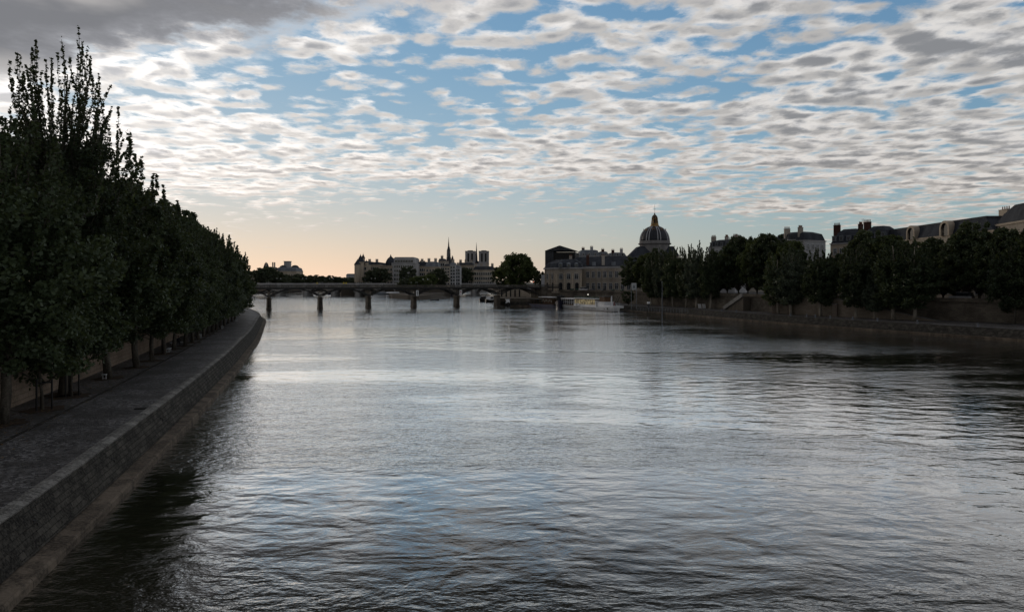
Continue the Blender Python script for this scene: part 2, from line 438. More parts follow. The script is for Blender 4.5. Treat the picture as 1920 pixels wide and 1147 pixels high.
def leaf_mat(name, dark, light, yellow=(.16, .17, .03)):
    m_, t, b = new_mat(name)
    pos = t.node('ShaderNodeTexCoord').outputs['Object']
    isl = E(t, t.node('ShaderNodeNewGeometry').outputs['Random Per Island'])
    obi = E(t, t.node('ShaderNodeObjectInfo').outputs['Random'])
    n = t.noise(pos, .45, 3, .6, dim='3D')
    f = (t.step(n, .35, .65) * .45 + isl * .4 + obi * .6 - .2).clamp()
    c_ = t.mix(f, dark, light)
    t.put(b.inputs['Base Color'], c_); b.inputs['Roughness'].default_value = .5; b.inputs['Specular IOR Level'].default_value = .35
    tr = t.node('ShaderNodeBsdfTranslucent'); t.put(tr.inputs['Color'], t.mix(.5, c_, yellow))
    mx = t.node('ShaderNodeMixShader'); mx.inputs[0].default_value = .28
    t.l.new(b.outputs[0], mx.inputs[1]); t.l.new(tr.outputs[0], mx.inputs[2])
    t.l.new(mx.outputs[0], m_.node_tree.nodes['Material Output'].inputs['Surface'])
    return m_
M['leaf'] = leaf_mat('poplar_leaves', (.018, .032, .017), (.085, .120, .062))
M['leaf_bright'] = leaf_mat('plane_leaves', (.024, .042, .014), (.110, .145, .048))
M['leaf_blue'] = leaf_mat('silver_poplar_leaves', (.024, .042, .030), (.140, .175, .125))
M['leaf_far'] = leaf_mat('distant_leaves', (.030, .045, .030), (.075, .095, .060))

# ------------------------------------------------------------------ setting: water, ground, banks
def sheet(name, x0, x1, y0, y1, z_, mat):
    m_ = MB(); m_.quad((x0, y0, z_), (x1, y0, z_), (x1, y1, z_), (x0, y1, z_)); return tag(m_.build(name, mat), kind='structure')
sheet('ground', -12000, 12000, -3000, 20000, -3.0, M['ground'])
sheet('water', -1500, 1500, -400, 2500, 0.0, wm)

LQZ, LUZ = 2.2, 7.6       # left quay level, upper street level
EDGE_L = catmull([(-4, -40), (-12.5, -5), (-20.5, 27.3), (-24.1, 40.9), (-29.8, 61.7), (-34.6, 78.3), (-38.6, 92), (-44.2, 110), (-51.6, 133.8), (-66.6, 178), (-75.4, 203), (-88, 231), (-104, 262), (-125, 300), (-160, 360), (-205, 440), (-236, 540), (-246, 650), (-238, 800), (-222, 1000)], 8)
EDGE_L = resample(EDGE_L, 1.5)
WALL_L = offset(EDGE_L, -10.0)
# sloping river wall with coping, masonry batter and a ledge at the waterline
lw = thing('river_wall', (-30, 60, 0), 'dark sloping masonry river wall edging the cobbled quay at left', 'river wall')
loft(EDGE_L, [(0.34, 2.14), (1.22, .52)], jit=.015).build('masonry_face', M['wall_slope'], lw, local=False)
loft(EDGE_L, [(-.22, 2.2), (-.20, 2.27), (.10, 2.27), (.42, 2.16), (.36, 2.02)], jit=.01).build('coping', M['coping'], lw, local=False)
loft(EDGE_L, [(1.1, .47), (1.95, .38), (2.02, .28), (2.10, -1.5)], jit=.02).build('ledge', M['ledge'], lw, local=False)
tag(loft(EDGE_L, [(-10.2, LQZ), (-5, LQZ+.02), (-.2, LQZ)]).build('cobbled_quay', M['setts']), kind='structure')
rw = thing('retaining_wall', (-40, 60, LQZ), 'tan masonry retaining wall behind the tree trunks on left quay', 'wall')
loft(WALL_L, [(0, LQZ-.1), (-.35, LUZ)]).build('wall_face', M['ret_wall'], rw, local=False)
loft(WALL_L, [(.1, LUZ), (.1, LUZ+.3), (-.2, LUZ+.3), (-.2, LUZ+1.0), (-.75, LUZ+1.0), (-.75, LUZ)]).build('parapet', M['ret_wall'], rw, local=False)
def strip(name, line, X, z_, mat):
    m_ = MB(); n = len(line)
    for p in line: m_.v.append((p[0], p[1], z_))
    for p in line: m_.v.append((X, p[1], z_))
    for i in range(n-1): m_.f.append((i, i+1, n+i+1, n+i))
    return tag(m_.build(name, mat), kind='structure')
strip('left_street', offset(WALL_L, -.3), -900, LUZ, M['asphalt'])

RQZ, RUZ = 2.0, 6.8
EDGE_R = catmull([(-8.5, 333), (3, 331), (14, 325), (30, 306), (41, 284), (49.5, 266), (56, 254), (62.5, 238), (69.5, 213), (78, 188), (88, 163), (96, 147), (101.5, 134), (106, 112), (107, 80), (103, 30), (94, -40)], 8)
EDGE_R = resample(EDGE_R, 2.0)
WALL_R = catmull([(14, 372), (24, 356), (38, 334), (49, 306), (57.5, 285), (66, 262), (74, 240), (82, 216), (90.5, 197), (103, 175.5), (115.5, 156.5), (121, 135), (123, 90), (119, 30), (110, -40)], 8)
WALL_R = resample(WALL_R, 2.0)
rv = thing('river_wall', (80, 180, 0), 'dark low sloping stone river wall along the right bank quay', 'river wall')
loft(EDGE_R, [(-.3, 2.04), (-.28, 2.10), (.25, 2.06), (1.5, .45)], jit=.03, seed=3).build('masonry_face', M['wall_slope'], rv, local=False)
loft(EDGE_R, [(1.4, .40), (2.0, .34), (2.1, -1.5)], jit=.03).build('ledge', M['ledge'], rv, local=False)
# right quay pavement between edge and wall
nR = 120
eR = resample(EDGE_R, 4); 
def interp_line(line, k):
    L = np.array(line); s_ = np.concatenate([[0], np.cumsum(np.linalg.norm(np.diff(L, axis=0), axis=1))]); s_ /= s_[-1]
    return (float(np.interp(k, s_, L[:, 0])), float(np.interp(k, s_, L[:, 1])))
mq = MB()
for i in range(nR+1):
    a = interp_line(EDGE_R, i/nR); c_ = interp_line(WALL_R, i/nR)
    mq.v += [(a[0], a[1], RQZ), (c_[0]+.5, c_[1]+.2, RQZ+.05)]
for i in range(nR): mq.f.append((2*i, 2*i+1, 2*i+3, 2*i+2))
tag(mq.build('right_quay', M['setts']), kind='structure')
# the quay runs on under the bridge: a block of stone ending in a corner in the river
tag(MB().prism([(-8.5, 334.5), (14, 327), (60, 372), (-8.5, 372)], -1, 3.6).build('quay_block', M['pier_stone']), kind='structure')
rr_ = thing('retaining_wall', (90, 200, RQZ), 'long dark stained stone wall holding up the street on the right bank', 'wall')
loft(WALL_R, [(0, RQZ-.2), (-.3, RUZ-.1)], side=1).build('wall_face', M['ret_wall_r'], rr_, local=False)
loft(WALL_R, [(.12, RUZ-.1), (.12, RUZ+.12), (-.1, RUZ+.12), (-.1, RUZ+.85), (-.55, RUZ+.85), (-.55, RUZ-.1)], side=1).build('parapet', M['ret_wall_r'], rr_, local=False)

strip('right_street', offset(WALL_R, -.3), 900, RUZ, M['asphalt'])
BANK_R = resample(catmull([(13.7, 372), (6, 400), (0, 450), (-4, 520), (-10, 620), (-22, 800), (-36, 1000)], 6), 10)
tag(loft(BANK_R, [(0, RUZ), (-.3, -1.5)]).build('upstream_bank', M['ret_wall_r']), kind='structure')
strip('upstream_street', BANK_R, 900, RUZ-.01, M['asphalt'])

# ------------------------------------------------------------------ trees
def leaves_mesh(name, C_, size, mat, rng, up=.3, quad=True):
    """C_: (n,3) leaf centres; every leaf is a small diamond of its own"""
    n = len(C_); C_ = np.asarray(C_, np.float32)
    a = rng.normal(size=(n, 3)); a[:, 2] += up; a /= np.linalg.norm(a, axis=1)[:, None]
    r = rng.normal(size=(n, 3)); b = np.cross(a, r); b /= np.linalg.norm(b, axis=1)[:, None]
    sz = size * rng.uniform(.6, 1.35, n)[:, None]
    a = a*sz*.62; b = b*sz*.42
    if quad:
        V = np.stack([C_ - a, C_ + b, C_ + a, C_ - b], 1).reshape(-1, 3); k = 4
    else:
        V = np.stack([C_ - a - b, C_ - a*.3 + b*1.2, C_ + a*1.3], 1).reshape(-1, 3); k = 3
    me = bpy.data.meshes.new(name)
    me.vertices.add(n*k); me.vertices.foreach_set('co', V.ravel().astype(np.float32))
    me.loops.add(n*k); me.loops.foreach_set('vertex_index', np.arange(n*k, dtype=np.int32))
    me.polygons.add(n); me.polygons.foreach_set('loop_start', np.arange(0, n*k, k, dtype=np.int32))
    me.update(); me.validate(); me.materials.append(mat); return me
def wood_mesh(name, branches, mat):
    mb = MB()
    for pts, r0, r1, n in branches:
        k = len(pts); mb.tube(pts, [r0 + (r1-r0)*(j/(k-1))**.8 for j in range(k)], n)
    me = bpy.data.meshes.new(name); me.from_pydata(mb.v, [], mb.f); me.materials.append(mat)
    me.polygons.foreach_set('use_smooth', [True]*len(me.polygons)); return me
def poplar(seed, H=20.0, Rc=5.2, z_lo=3.2, shoots=60, leaf=.30, nleaf=24000, spike=.30, lean=0.0, fill=.5, lm='leaf', bm='bark', r0=.28):
    """upright-branched poplar: many steep shoots, dense bushy skirt, thin spiky tips against the sky"""
    rng = np.random.default_rng(seed); br = []
    def ax(h): k = h/H; return np.array([lean*k*k*H + .25*math.sin(k*5+seed), .25*math.cos(k*4+seed*2)-.25*math.cos(seed*2), h])
    br.append(([ax(H*.86*j/9) if j else np.array([0, 0, -.1]) for j in range(10)], r0, .04, 8))
    C_ = []
    lf_shoot = int(nleaf*(1-fill)/shoots)
    for i in range(shoots):
        k = (i+.5)/shoots
        h0 = H*(.17 + .45*k + rng.uniform(-.03, .03)); az = i*2.399 + rng.uniform(-.4, .4)
        top = i > shoots*(1-spike)
        h1 = h0 + H*rng.uniform(.18, .34)*(1.15 if top else 1)
        h1 = min(h1, H*rng.uniform(.86, 1.0)) if top else min(h1, H*.84)
        kk = (h1/H - .40)/.62
        env = Rc*math.sqrt(max(.05, 1 - kk*kk)) if kk > 0 else Rc*(.9+.1*math.cos(kk*3))
        rt = env*(rng.uniform(.40, 1.0)**.7); bend = rng.normal(size=2)*.35
        p0 = ax(h0); d = np.array([math.cos(az), math.sin(az), 0])
        path = []
        for j in range(7):
            tt = j/6; path.append(p0 + d*rt*(1-(1-tt)**1.8) + np.array([bend[0]*math.sin(tt*3), bend[1]*math.sin(tt*2.2), (h1-h0)*tt**1.15]))
        path = [path[0]] + [p + rng.normal(size=3)*.10 for p in path[1:]]
        br.append((path, .085 if not top else .07, .012, 5))
        P_ = np.array(path); n = int(lf_shoot*(1.35 if not top else .62))
        tt = rng.uniform(.18, 1.02, n)*6; i0 = np.clip(tt.astype(int), 0, 5); fr = (tt-i0)[:, None]
        cc = P_[i0]*(1-fr)+P_[i0+1]*fr
        rad = ((.85 - .62*(tt/6)) if not top else (.52-.40*(tt/6)))[:, None]
        # side twigs: leaves gather in tufts along the shoot
        tuft = rng.normal(size=(14, 3)); tuft /= np.linalg.norm(tuft, axis=1)[:, None]
        ti = (tt/6*13.9).astype(int).clip(0, 13)
        C_.append(cc + tuft[ti]*rad*.75*rng.uniform(.3, 1, (n, 1)) + rng.normal(size=(n, 3))*rad*.34)
    # bushy skirt of clumps
    nf = int(nleaf*fill); ncl = 120
    z_hi = H*.66
    cl = []
    while len(cl) < ncl:
        zz = rng.uniform(z_lo, z_hi); kz = (zz - z_lo)/(z_hi - z_lo)
        env = Rc*(.62 + .38*math.sin(min(1, kz*1.6)*math.pi/2)) * (1 - .30*max(0, kz-.55)/.45)
        rr = env*math.sqrt(rng.uniform(.12, 1.05)); a_ = rng.uniform(0, 2*math.pi)
        c0 = ax(zz); cl.append((c0[0]+rr*math.cos(a_), c0[1]+rr*math.sin(a_), zz, rng.uniform(.55, 1.15)))
    cl = np.array(cl); idx = rng.integers(0, ncl, nf)
    g = rng.normal(size=(nf, 3)); g /= np.linalg.norm(g, axis=1)[:, None]; g *= (rng.uniform(0, 1, nf)**.45)[:, None]
    g[:, 2] *= .8
    C_.append(cl[idx, :3] + g*cl[idx, 3:4])
    for j in range(0, ncl, 3):
        c0 = ax(max(2.6, cl[j, 2]*.75)); br.append(([c0, (c0+cl[j, :3])/2+np.array([0, 0, .25]), cl[j, :3]], .06, .012, 4))
    C_ = np.concatenate(C_)
    return leaves_mesh('crown', C_, leaf, M[lm], rng), wood_mesh('trunk', br, M[bm])
def broad(seed, H=18.0, Rc=7.0, z_lo=4.0, leaf=.42, nleaf=20000, lm='leaf_bright', bm='bark', ncl=150, r0=.35, up=0):
    """broad crown of many leaf clumps on forking limbs"""
    rng = np.random.default_rng(seed); br = []; zc_ = (H+z_lo)/2; hz_ = (H-z_lo)/2
    th = z_lo*1.15
    br.append(([(0, 0, -.1), (.08, .05, th*.5), (.1, -.05, th)], r0, r0*.7, 8))
    cl = []
    lob = [(rng.normal(size=3), rng.uniform(.75, 1.12)) for _ in range(9)]
    while len(cl) < ncl:
        d = rng.normal(size=3); d /= np.linalg.norm(d)
        s_ = 1.0
        for l_, k_ in lob:
            l_ = l_/np.linalg.norm(l_); dt = max(0, d@l_)
            s_ += (k_-1)*1.2*dt**3
        rr = rng.uniform(.18, 1)**.42*s_
        p = np.array([d[0]*Rc*rr, d[1]*Rc*rr, zc_ + d[2]*hz_*rr*.93])
        cl.append((*p, rng.uniform(.09, .19)*Rc))
    cl = np.array(cl)
    for j in range(0, ncl, 4):
        p = cl[j, :3]; a_ = np.array([.1, -.05, th*rng.uniform(.7, 1)]); mid = a_*.45 + p*.55 + rng.normal(size=3)*.3; mid[2] = a_[2] + (p[2]-a_[2])*.62
        br.append(([a_, mid, p], .15, .02, 5))
    idx = rng.integers(0, ncl, nleaf); g = rng.normal(size=(nleaf, 3)); g /= np.linalg.norm(g, axis=1)[:, None]
    g *= (rng.uniform(0, 1, nleaf)**.5)[:, None]; g[:, 2] *= .78
    C_ = cl[idx, :3] + g*cl[idx, 3:4]*(1+rng.normal(size=(nleaf, 1))*.13)
    return leaves_mesh('crown', C_, leaf, M[lm], rng), wood_mesh('trunk', br, M[bm])
def plant(meshes, x_, y_, z_, rz, s_, label, cat, group, name='tree', lean=(0, 0), sz=None):
    t_ = thing(name, (x_, y_, z_), label, cat, group, rz)
    t_.rotation_euler = (lean[0], lean[1], rz); t_.scale = (s_, s_, sz or s_)
    for nm, me in zip(('crown', 'trunk'), meshes):
        o = bpy.data.objects.new(nm, me); col.objects.link(o); o.parent = t_
    return t_
ORD = ['first', 'second', 'third', 'fourth', 'fifth', 'sixth', 'seventh', 'eighth', 'ninth', 'tenth', 'eleventh', 'twelfth', 'thirteenth', 'fourteenth', 'fifteenth', 'sixteenth', 'seventeenth', 'eighteenth', 'nineteenth', 'twentieth', 'twenty-first', 'twenty-second', 'twenty-third', 'twenty-fourth', 'twenty-fifth', 'twenty-sixth', 'twenty-seventh', 'twenty-eighth', 'twenty-ninth', 'thirtieth', 'thirty-first', 'thirty-second', 'thirty-third', 'thirty-fourth', 'thirty-fifth', 'thirty-sixth']
rs = random.Random(5)
POP = [poplar(11+i, H=21, Rc=5.4, shoots=84, leaf=.23, nleaf=48000, spike=.46, fill=.44, lean=(.05, -.03, .08, .02)[i], lm='leaf_blue' if i == 1 else 'leaf') for i in range(4)]
POPF = [poplar(31+i, H=21, Rc=5.4, shoots=72, leaf=.34, nleaf=25000, spike=.46, fill=.44, lm='leaf') for i in range(3)]
TALL = poplar(77, H=31.0, Rc=5.4, shoots=150, leaf=.20, nleaf=72000, spike=.66, fill=.30, lean=.02, r0=.36)
# quay row, near to far
ROW = [(-33.4, 44.8), (-37.2, 56.5), (-39.0, 66.0), (-40.9, 74.4), (-42.5, 80.6), (-45.1, 88.5), (-46.9, 94.6), (-47.6, 99.4), (-49.1, 104.8), (-51, 110.9), (-53.2, 117.5), (-54.4, 122), (-56, 127.5), (-57.9, 133.8), (-59.6, 139.5), (-61.5, 146), (-63.6, 153), (-65.8, 160.5), (-68.6, 169)]
far_line = offset(EDGE_L, -8.2)
EL = np.array(far_line); ys = 177.0
while ys < 300:
    j = int(np.argmin(abs(EL[:, 1]-ys) + (EL[:, 0] > 0)*999)); ROW.append((float(EL[j, 0]), float(EL[j, 1]))); ys += 7.5
for i, (tx, ty) in enumerate(ROW):
    lab = f'{ORD[i]} tree from the near end of the row along the cobbled left quay' if i not in (0, 1) else ('dark tree with mottled leaning trunk at the left edge of the picture', 'tallest spiky poplar towering over the near end of the left quay')[i]
    if i == 1: plant(TALL, tx, ty, LQZ, 0.6, 1.0, lab, 'tree', 'trees along the left quay', 'poplar_tree'); continue
    hh = {0: 22, 2: 25.0, 3: 22.5}.get(i, (19.6 if i < 9 else 18.6) + rs.uniform(-1.2, 1.4))
    s_ = hh/21
    plant((POP if ty < 135 else POPF)[i % (4 if ty < 135 else 3)], tx, ty, LQZ, rs.uniform(0, 6.28), s_*rs.uniform(1.02, 1.2), lab, 'tree', 'trees along the left quay', 'poplar_tree', sz=s_)
# young staked trees between the first and the tall one
YOUNG = poplar(91, H=11, Rc=3.4, z_lo=3.4, shoots=26, leaf=.22, nleaf=12000, spike=.3, r0=.11)
for k, (tx, ty) in enumerate([(-34.2, 49.8), (-35.9, 55.6)]):
    plant(YOUNG, tx, ty, LQZ, k*2.2, 1+.1*k, ('young slim tree held by dark stakes, nearer of two on the quay', 'young slim tree held by dark stakes, farther of two on the quay')[k], 'tree', 'staked young trees', 'young_tree')
    t_ = thing('tree_guard', (tx, ty, LQZ), ('dark wooden stakes around the nearer young tree', 'dark wooden stakes around the farther young tree')[k], 'tree stakes', 'tree stakes on left quay')
    for a_ in (0.3, 2.4, 4.5):
        x1, y1 = .55*math.cos(a_), .55*math.sin(a_); MB().tube([(x1, y1, -.1), (x1, y1, 2.3)], .065, 7).build('stake', M['black'], t_)
    mb = MB()
    for a_ in (0.3, 2.4, 4.5):
        mb.beam((.55*math.cos(a_), .55*math.sin(a_), 2.0), (.55*math.cos(a_+2.1), .55*math.sin(a_+2.1), 2.0), .05, .09)
    mb.build('cross_rail', M['black'], t_)
# soil pits at the feet
for i, (tx, ty) in enumerate(ROW[:14] + [(-34.2, 49.8), (-35.9, 55.6)]):
    m_ = MB(); rr = [(1.35+.25*math.sin(k*2.3+i)) for k in range(14)]
    m_.v = [(tx+rr[k]*math.cos(k*.4488), ty+rr[k]*1.15*math.sin(k*.4488), LQZ+.03) for k in range(14)]; m_.f = [tuple(range(14))]
    tag(m_.build('soil_patch', M['soil']), kind='structure')
# upper row on the street behind the wall
BRD = [broad(51+i, H=19, Rc=6.6, leaf=.34, nleaf=26000, lm='leaf_bright') for i in range(3)]
BRF = [broad(61+i, H=19, Rc=6.6, leaf=.62, nleaf=9000, lm='leaf') for i in range(3)]
up = np.array(offset(WALL_L, -5.5)); ys = 34.0; i = 0
while ys < 250:
    j = int(np.argmin(abs(up[:, 1]-ys)))
    plant((BRD if ys < 110 else BRF)[i % 3], float(up[j, 0]), float(up[j, 1]), LUZ, i*1.7, 1.0+.1*math.sin(i*2.1), f'{ORD[i]} dark tree from the near end on the street above the left wall', 'tree', 'street trees above the left quay wall', 'street_tree')
    ys += 9.5; i += 1

# right bank: front row on the quay (picture column, foot row, crown top row, kind)
RP = [poplar(131+i, H=18, Rc=3.6, z_lo=3.0, shoots=56, leaf=.32, nleaf=24000, spike=.38, fill=.42, lm=('leaf', 'leaf_blue', 'leaf')[i], bm='bark_pale', r0=.36) for i in range(3)]
front = [(1222, 571, 470, 1.1), (1241, 574, 462, 1.0), (1263, 574, 452, 1.1), (1286, 574, 455, 1.0), (1306, 575, 449, 1.15), (1331, 575, 452, 1.0),
         (1460, 584, 470, 1.1), (1485, 586, 455, 1.2), (1540, 590, 452, 1.2), (1604, 593, 448, 1.1), (1640, 596, 500, .8), (1674, 597, 438, 1.3), (1714, 600, 440, 1.35), (1904, 606, 432, 1.5)]
names = ['tree with pale thin trunk just right of the white sign frame', 'tree behind the tall thin mast on the right quay', 'third slim tree right of the sign frame below the dome', 'slim tree with light trunk left of the two white boards', 'slender tree directly above the two white boards', 'slim tree with forked pale trunk right of the two white boards',
         'slim tree beside the white bench on the right quay', 'forked pale-trunked tree right of the white bench', 'tree with leaning dark trunk at the head of the ramp', 'straight-trunked tree in front of the middle of the ramp', 'smallest slim tree before the ramp on the right bank', 'upswept pale-limbed poplar near the low end of the ramp', 'wide fan-shaped poplar just right of the ramp end', 'large tree with leaning trunk at the right edge']
for i, ((px, fy, ty_, ws), nm) in enumerate(zip(front, names)):
    ln_ = resample(offset(WALL_R, 7.0 if 1450 < px < 1780 else 2.4), .5); p_ = min((q_ for q_ in ln_ if q_[1] > 60), key=lambda q_: abs(960+FPX*q_[0]/q_[1]-px)); X, Y = p_; zt = WZ(ty_, Y) - RQZ
    m_ = RP[i % 3] if i < 13 else POPF[0]
    sc = zt/(18 if i < 13 else 21)
    ss = ws*1.12 if i < 13 else 1.05
    plant(m_, X, Y, RQZ, i*1.3, ss, nm, 'tree', 'trees on the right quay', 'quay_tree', sz=sc, lean=(0, {8: -.05, 13: -.06}.get(i, 0)))
# street trees behind the wall on the right bank
BR = [broad(151+i, H=19, Rc=7.0, z_lo=1.4, leaf=.46, nleaf=21000, lm=('leaf', 'leaf_bright', 'leaf')[i], ncl=170) for i in range(3)]
back = [(1190, 306, 480, .85), (1212, 298, 466, .85), (1236, 290, 462, .8), (1262, 282, 476, .85), (1290, 272, 476, .85), (1318, 264, 478, .8), (1348, 254, 468, .85), (1364, 250, 456, .8),
        (1385, 242, 440, .9), (1402, 240, 440, .9), (1420, 232, 432, .9), (1440, 228, 434, .9), (1458, 224, 436, .9), (1478, 217, 440, .85), (1497, 214, 462, .6), (1522, 209, 486, .6), (1545, 207, 476, .6), (1566, 203, 492, .6), (1584, 201, 474, .6), (1602, 198, 450, .75), (1618, 196, 436, .8), (1636, 193, 428, .9), (1660, 189, 428, .9),
        (1682, 187, 446, .85), (1704, 184, 448, .85), (1724, 182, 441, .85), (1746, 180, 450, .85), (1768, 177, 443, .85), (1790, 174, 440, .85), (1812, 171, 424, .85), (1836, 168, 412, .85), (1858, 166, 422, .8), (1882, 163, 428, .85), (1906, 160, 424, .9), (1930, 157, 418, .9)]
for i, (px, Y, ty_, ws) in enumerate(back):
    X = WX(px, Y); zt = WZ(ty_, Y)-RUZ
    plant(BR[i % 3], X, Y, RUZ, i*2.1, ws*1.08, f'{ORD[i]} leafy tree from the left along the street above the right bank wall', 'tree', 'street trees above the right bank', 'street_tree', sz=zt/19)
# hedge-like ivy / bush by the sign frame, plane tree at the bridge, island trees
bush = broad(181, H=5, Rc=2.2, z_lo=.4, leaf=.35, nleaf=3500, lm='leaf', ncl=50, r0=.12)
plant(bush, WX(1178, 283), 283, RQZ, 0, 1.25, 'dark rounded bush against the wall behind the white sign frame', 'bush', None, 'bush')
BIG = broad(191, H=20, Rc=11.2, z_lo=1.0, leaf=.80, nleaf=22000, lm='leaf_bright', ncl=230, r0=.6)
Y = 385
plant(BIG, WX(969, Y), Y, RUZ, .7, 1.03, 'big round plane tree rising behind the right end of the iron bridge', 'tree', None, 'plane_tree', sz=(WZ(472, Y)-RUZ)/20)
FT = [broad(201+i, H=18, Rc=8.0, z_lo=2, leaf=1.0, nleaf=5500, lm='leaf_far' if i else 'leaf_bright', ncl=110) for i in range(3)]
isl = [(712, 600, 500, 1.25, 528, 'darkest round tree at the downstream corner of the island palace'), (697, 600, 507, .9, 528, 'smaller dark tree left of the round one by the island palace'),
       (764, 560, 497, 1.0, 533, 'dark tall tree behind the pale green willow on the island tip'), (757, 520, 520, .8, 536, 'low tree at the left foot of the island tip grove'),
       (788, 500, 512, 1.15, 540, 'pale green willow in the middle of the island tip'), (806, 520, 508, .9, 538, 'green rounded tree just right of the pale willow'), (822, 540, 501, 1.1, 538, 'large dark tree at the right side of the island tip grove'),
       (869, 640, 499, 1.1, 529, 'dark tree above the right arm of the stone bridge'), (893, 680, 509, 1.1, 529, 'lower tree right of the dark one above the stone bridge'), (914, 700, 512, 1.2, 529, 'hazy green tree beside the big round plane tree'), (880, 690, 513, .9, 529, 'small tree between two larger ones over the stone bridge'), (1013, 420, 505, .6, 529, 'small tree behind the white banner at the bridge end'), (937, 420, 497, .75, 529, 'leafy tree tucked left of the big round plane')]
for i, (px, Y, ty_, ws, by, nm) in enumerate(isl):
    z_ = 6.8 if i not in (3, 4, 5) else 3.4
    plant(FT[0] if i in (4, 5) else FT[1 + i % 2], WX(px, Y), Y, z_, i*1.9, ws*(.95 if Y < 600 else 1.1), nm, 'tree', 'trees around the island', 'island_tree', sz=(WZ(ty_, Y)-z_)/18)
# low grove along the tip of the island and far bank trees
k = 0
for px, Y, ty_ in [(492, 620, 500), (502, 640, 497), (513, 660, 503), (520, 700, 508), (535, 760, 513), (548, 780, 514), (562, 740, 512), (573, 760, 514), (588, 780, 514), (598, 840, 516), (610, 860, 517), (622, 880, 515), (633, 900, 518), (645, 930, 519), (657, 950, 519), (668, 970, 520), (553, 700, 519), (578, 800, 519), (527, 650, 520)]:
    plant(FT[1 + k % 2], WX(px, Y), Y, 7, k*1.3, 1.15, f'{ORD[k]} tree of the far tree line beyond the bridges', 'tree', 'far tree line on the left bank', 'distant_tree', sz=(WZ(ty_, Y)-7)/18); k += 1

# ------------------------------------------------------------------ iron footbridge
BP = lambda k: Vector((-101.5+18.85*k, 285+9*k, 0))
bt = Vector((18.85, 9, 0)).normalized(); bn = Vector((bt.y, -bt.x, 0))     # along, and towards the camera
SP = (Vector((18.85, 9, 0))).length
brz = math.atan2(bt.y, bt.x)
HALF = 4.8
br = thing('footbridge', BP(0), 'dark iron footbridge on slim arches and stone piers crossing the river', 'bridge', rz=brz)
k0, k1 = -1.6*SP, 6.55*SP
mb = MB(); mb.box(((k0+k1)/2, 0, 8.95), (k1-k0, 2*HALF, .30)); mb.build('deck', M['deck'], br)
for sgn in (-1, 1):
    mb = MB(); mb.box(((k0+k1)/2, sgn*(HALF+.08), 8.86), (k1-k0, .16, .62)); mb.box(((k0+k1)/2, sgn*(HALF+.2), 9.13), (k1-k0, .10, .10))
    mb.build('girder', M['iron'], br)
    mb = MB(); L_ = k1-k0
    for zz, h_ in ((10.25, .09), (9.26, .06), (9.75, .04)): mb.box(((k0+k1)/2, sgn*HALF, zz), (L_, .09, h_))
    xx = k0
    while xx < k1:
        mb.box((xx, sgn*HALF, 9.70), (.10, .10, 1.15)); xx += 1.9
    mb.build('railing', M['rail'], br)
    mb = MB(); xx = k0
    while xx < k1: mb.box((xx, sgn*HALF, 9.75), (.05, .03, .95)); xx += .16
    mb.build('railing_bars', M['rail'], br)
Z0, ZC = 5.25, 8.62
for k in range(-2, 6):
    x0_, x1_ = k*SP, (k+1)*SP
    if k == -2: x0_ = k0
    mb = MB()
    for yy in (-HALF+.3, -2.3, 0, 2.3, HALF-.3):
        def arc(xx): s_ = (xx-k*SP)/SP*2-1; return Z0 + (ZC-Z0)*(1-s_*s_)**.95 if abs(s_) < 1 else Z0
        n = 22; pts = [(max(x0_, k*SP+.55)+(x1_-.55-max(x0_, k*SP+.55))*j/n) for j in range(n+1)]
        pp = [(p, yy, arc(p)) for p in pts]
        for a, b_ in zip(pp, pp[1:]): mb.beam(a, b_, .18, .36)
    mb.build('arch', M['iron'], br)
for k in range(-1, 7):
    mb = MB()
    for yy in (-HALF+.3, -2.3, 0, 2.3, HALF-.3):
        mb.beam((k*SP, yy, 5.0), (k*SP, yy, 8.6), .22, .22)
        for sg in (-1, 1):
            # struts rising from the middle of the haunch back to the column head
            pp = [(k*SP+sg*(.1+6.0*j/6), yy, 8.55 - 2.2*math.sin(math.pi*.5*min(1, j/6*1.0))*(j/6)*.62) for j in range(7)]
            mb.beam((k*SP, yy, 8.5), (k*SP+sg*3.3, yy, 7.35), .10, .14)
            mb.beam((k*SP+sg*3.3, yy, 7.35), (k*SP+sg*3.6, yy, 8.6), .08, .10)
    mb.build('spandrel', M['iron'], br)
for k in range(-1, 6):
    L_ = 3.3
    def foot(g, hw): return [(k*SP+hw*g, -L_+1.2), (k*SP, -L_-.5), (k*SP-hw*g, -L_+1.2), (k*SP-hw*g, L_-1.2), (k*SP, L_+.5), (k*SP+hw*g, L_-1.2)]
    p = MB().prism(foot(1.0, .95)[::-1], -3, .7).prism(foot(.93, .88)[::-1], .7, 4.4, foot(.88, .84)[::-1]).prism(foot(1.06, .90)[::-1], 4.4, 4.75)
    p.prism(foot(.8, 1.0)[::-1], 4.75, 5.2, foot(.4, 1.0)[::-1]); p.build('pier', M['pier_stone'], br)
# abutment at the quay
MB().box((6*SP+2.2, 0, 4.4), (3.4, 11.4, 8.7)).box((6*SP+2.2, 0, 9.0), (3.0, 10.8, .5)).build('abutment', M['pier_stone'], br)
def bw(k, side, z_): p = BP(0) + bt*(k*SP) + bn*side; return (p.x, p.y, z_)
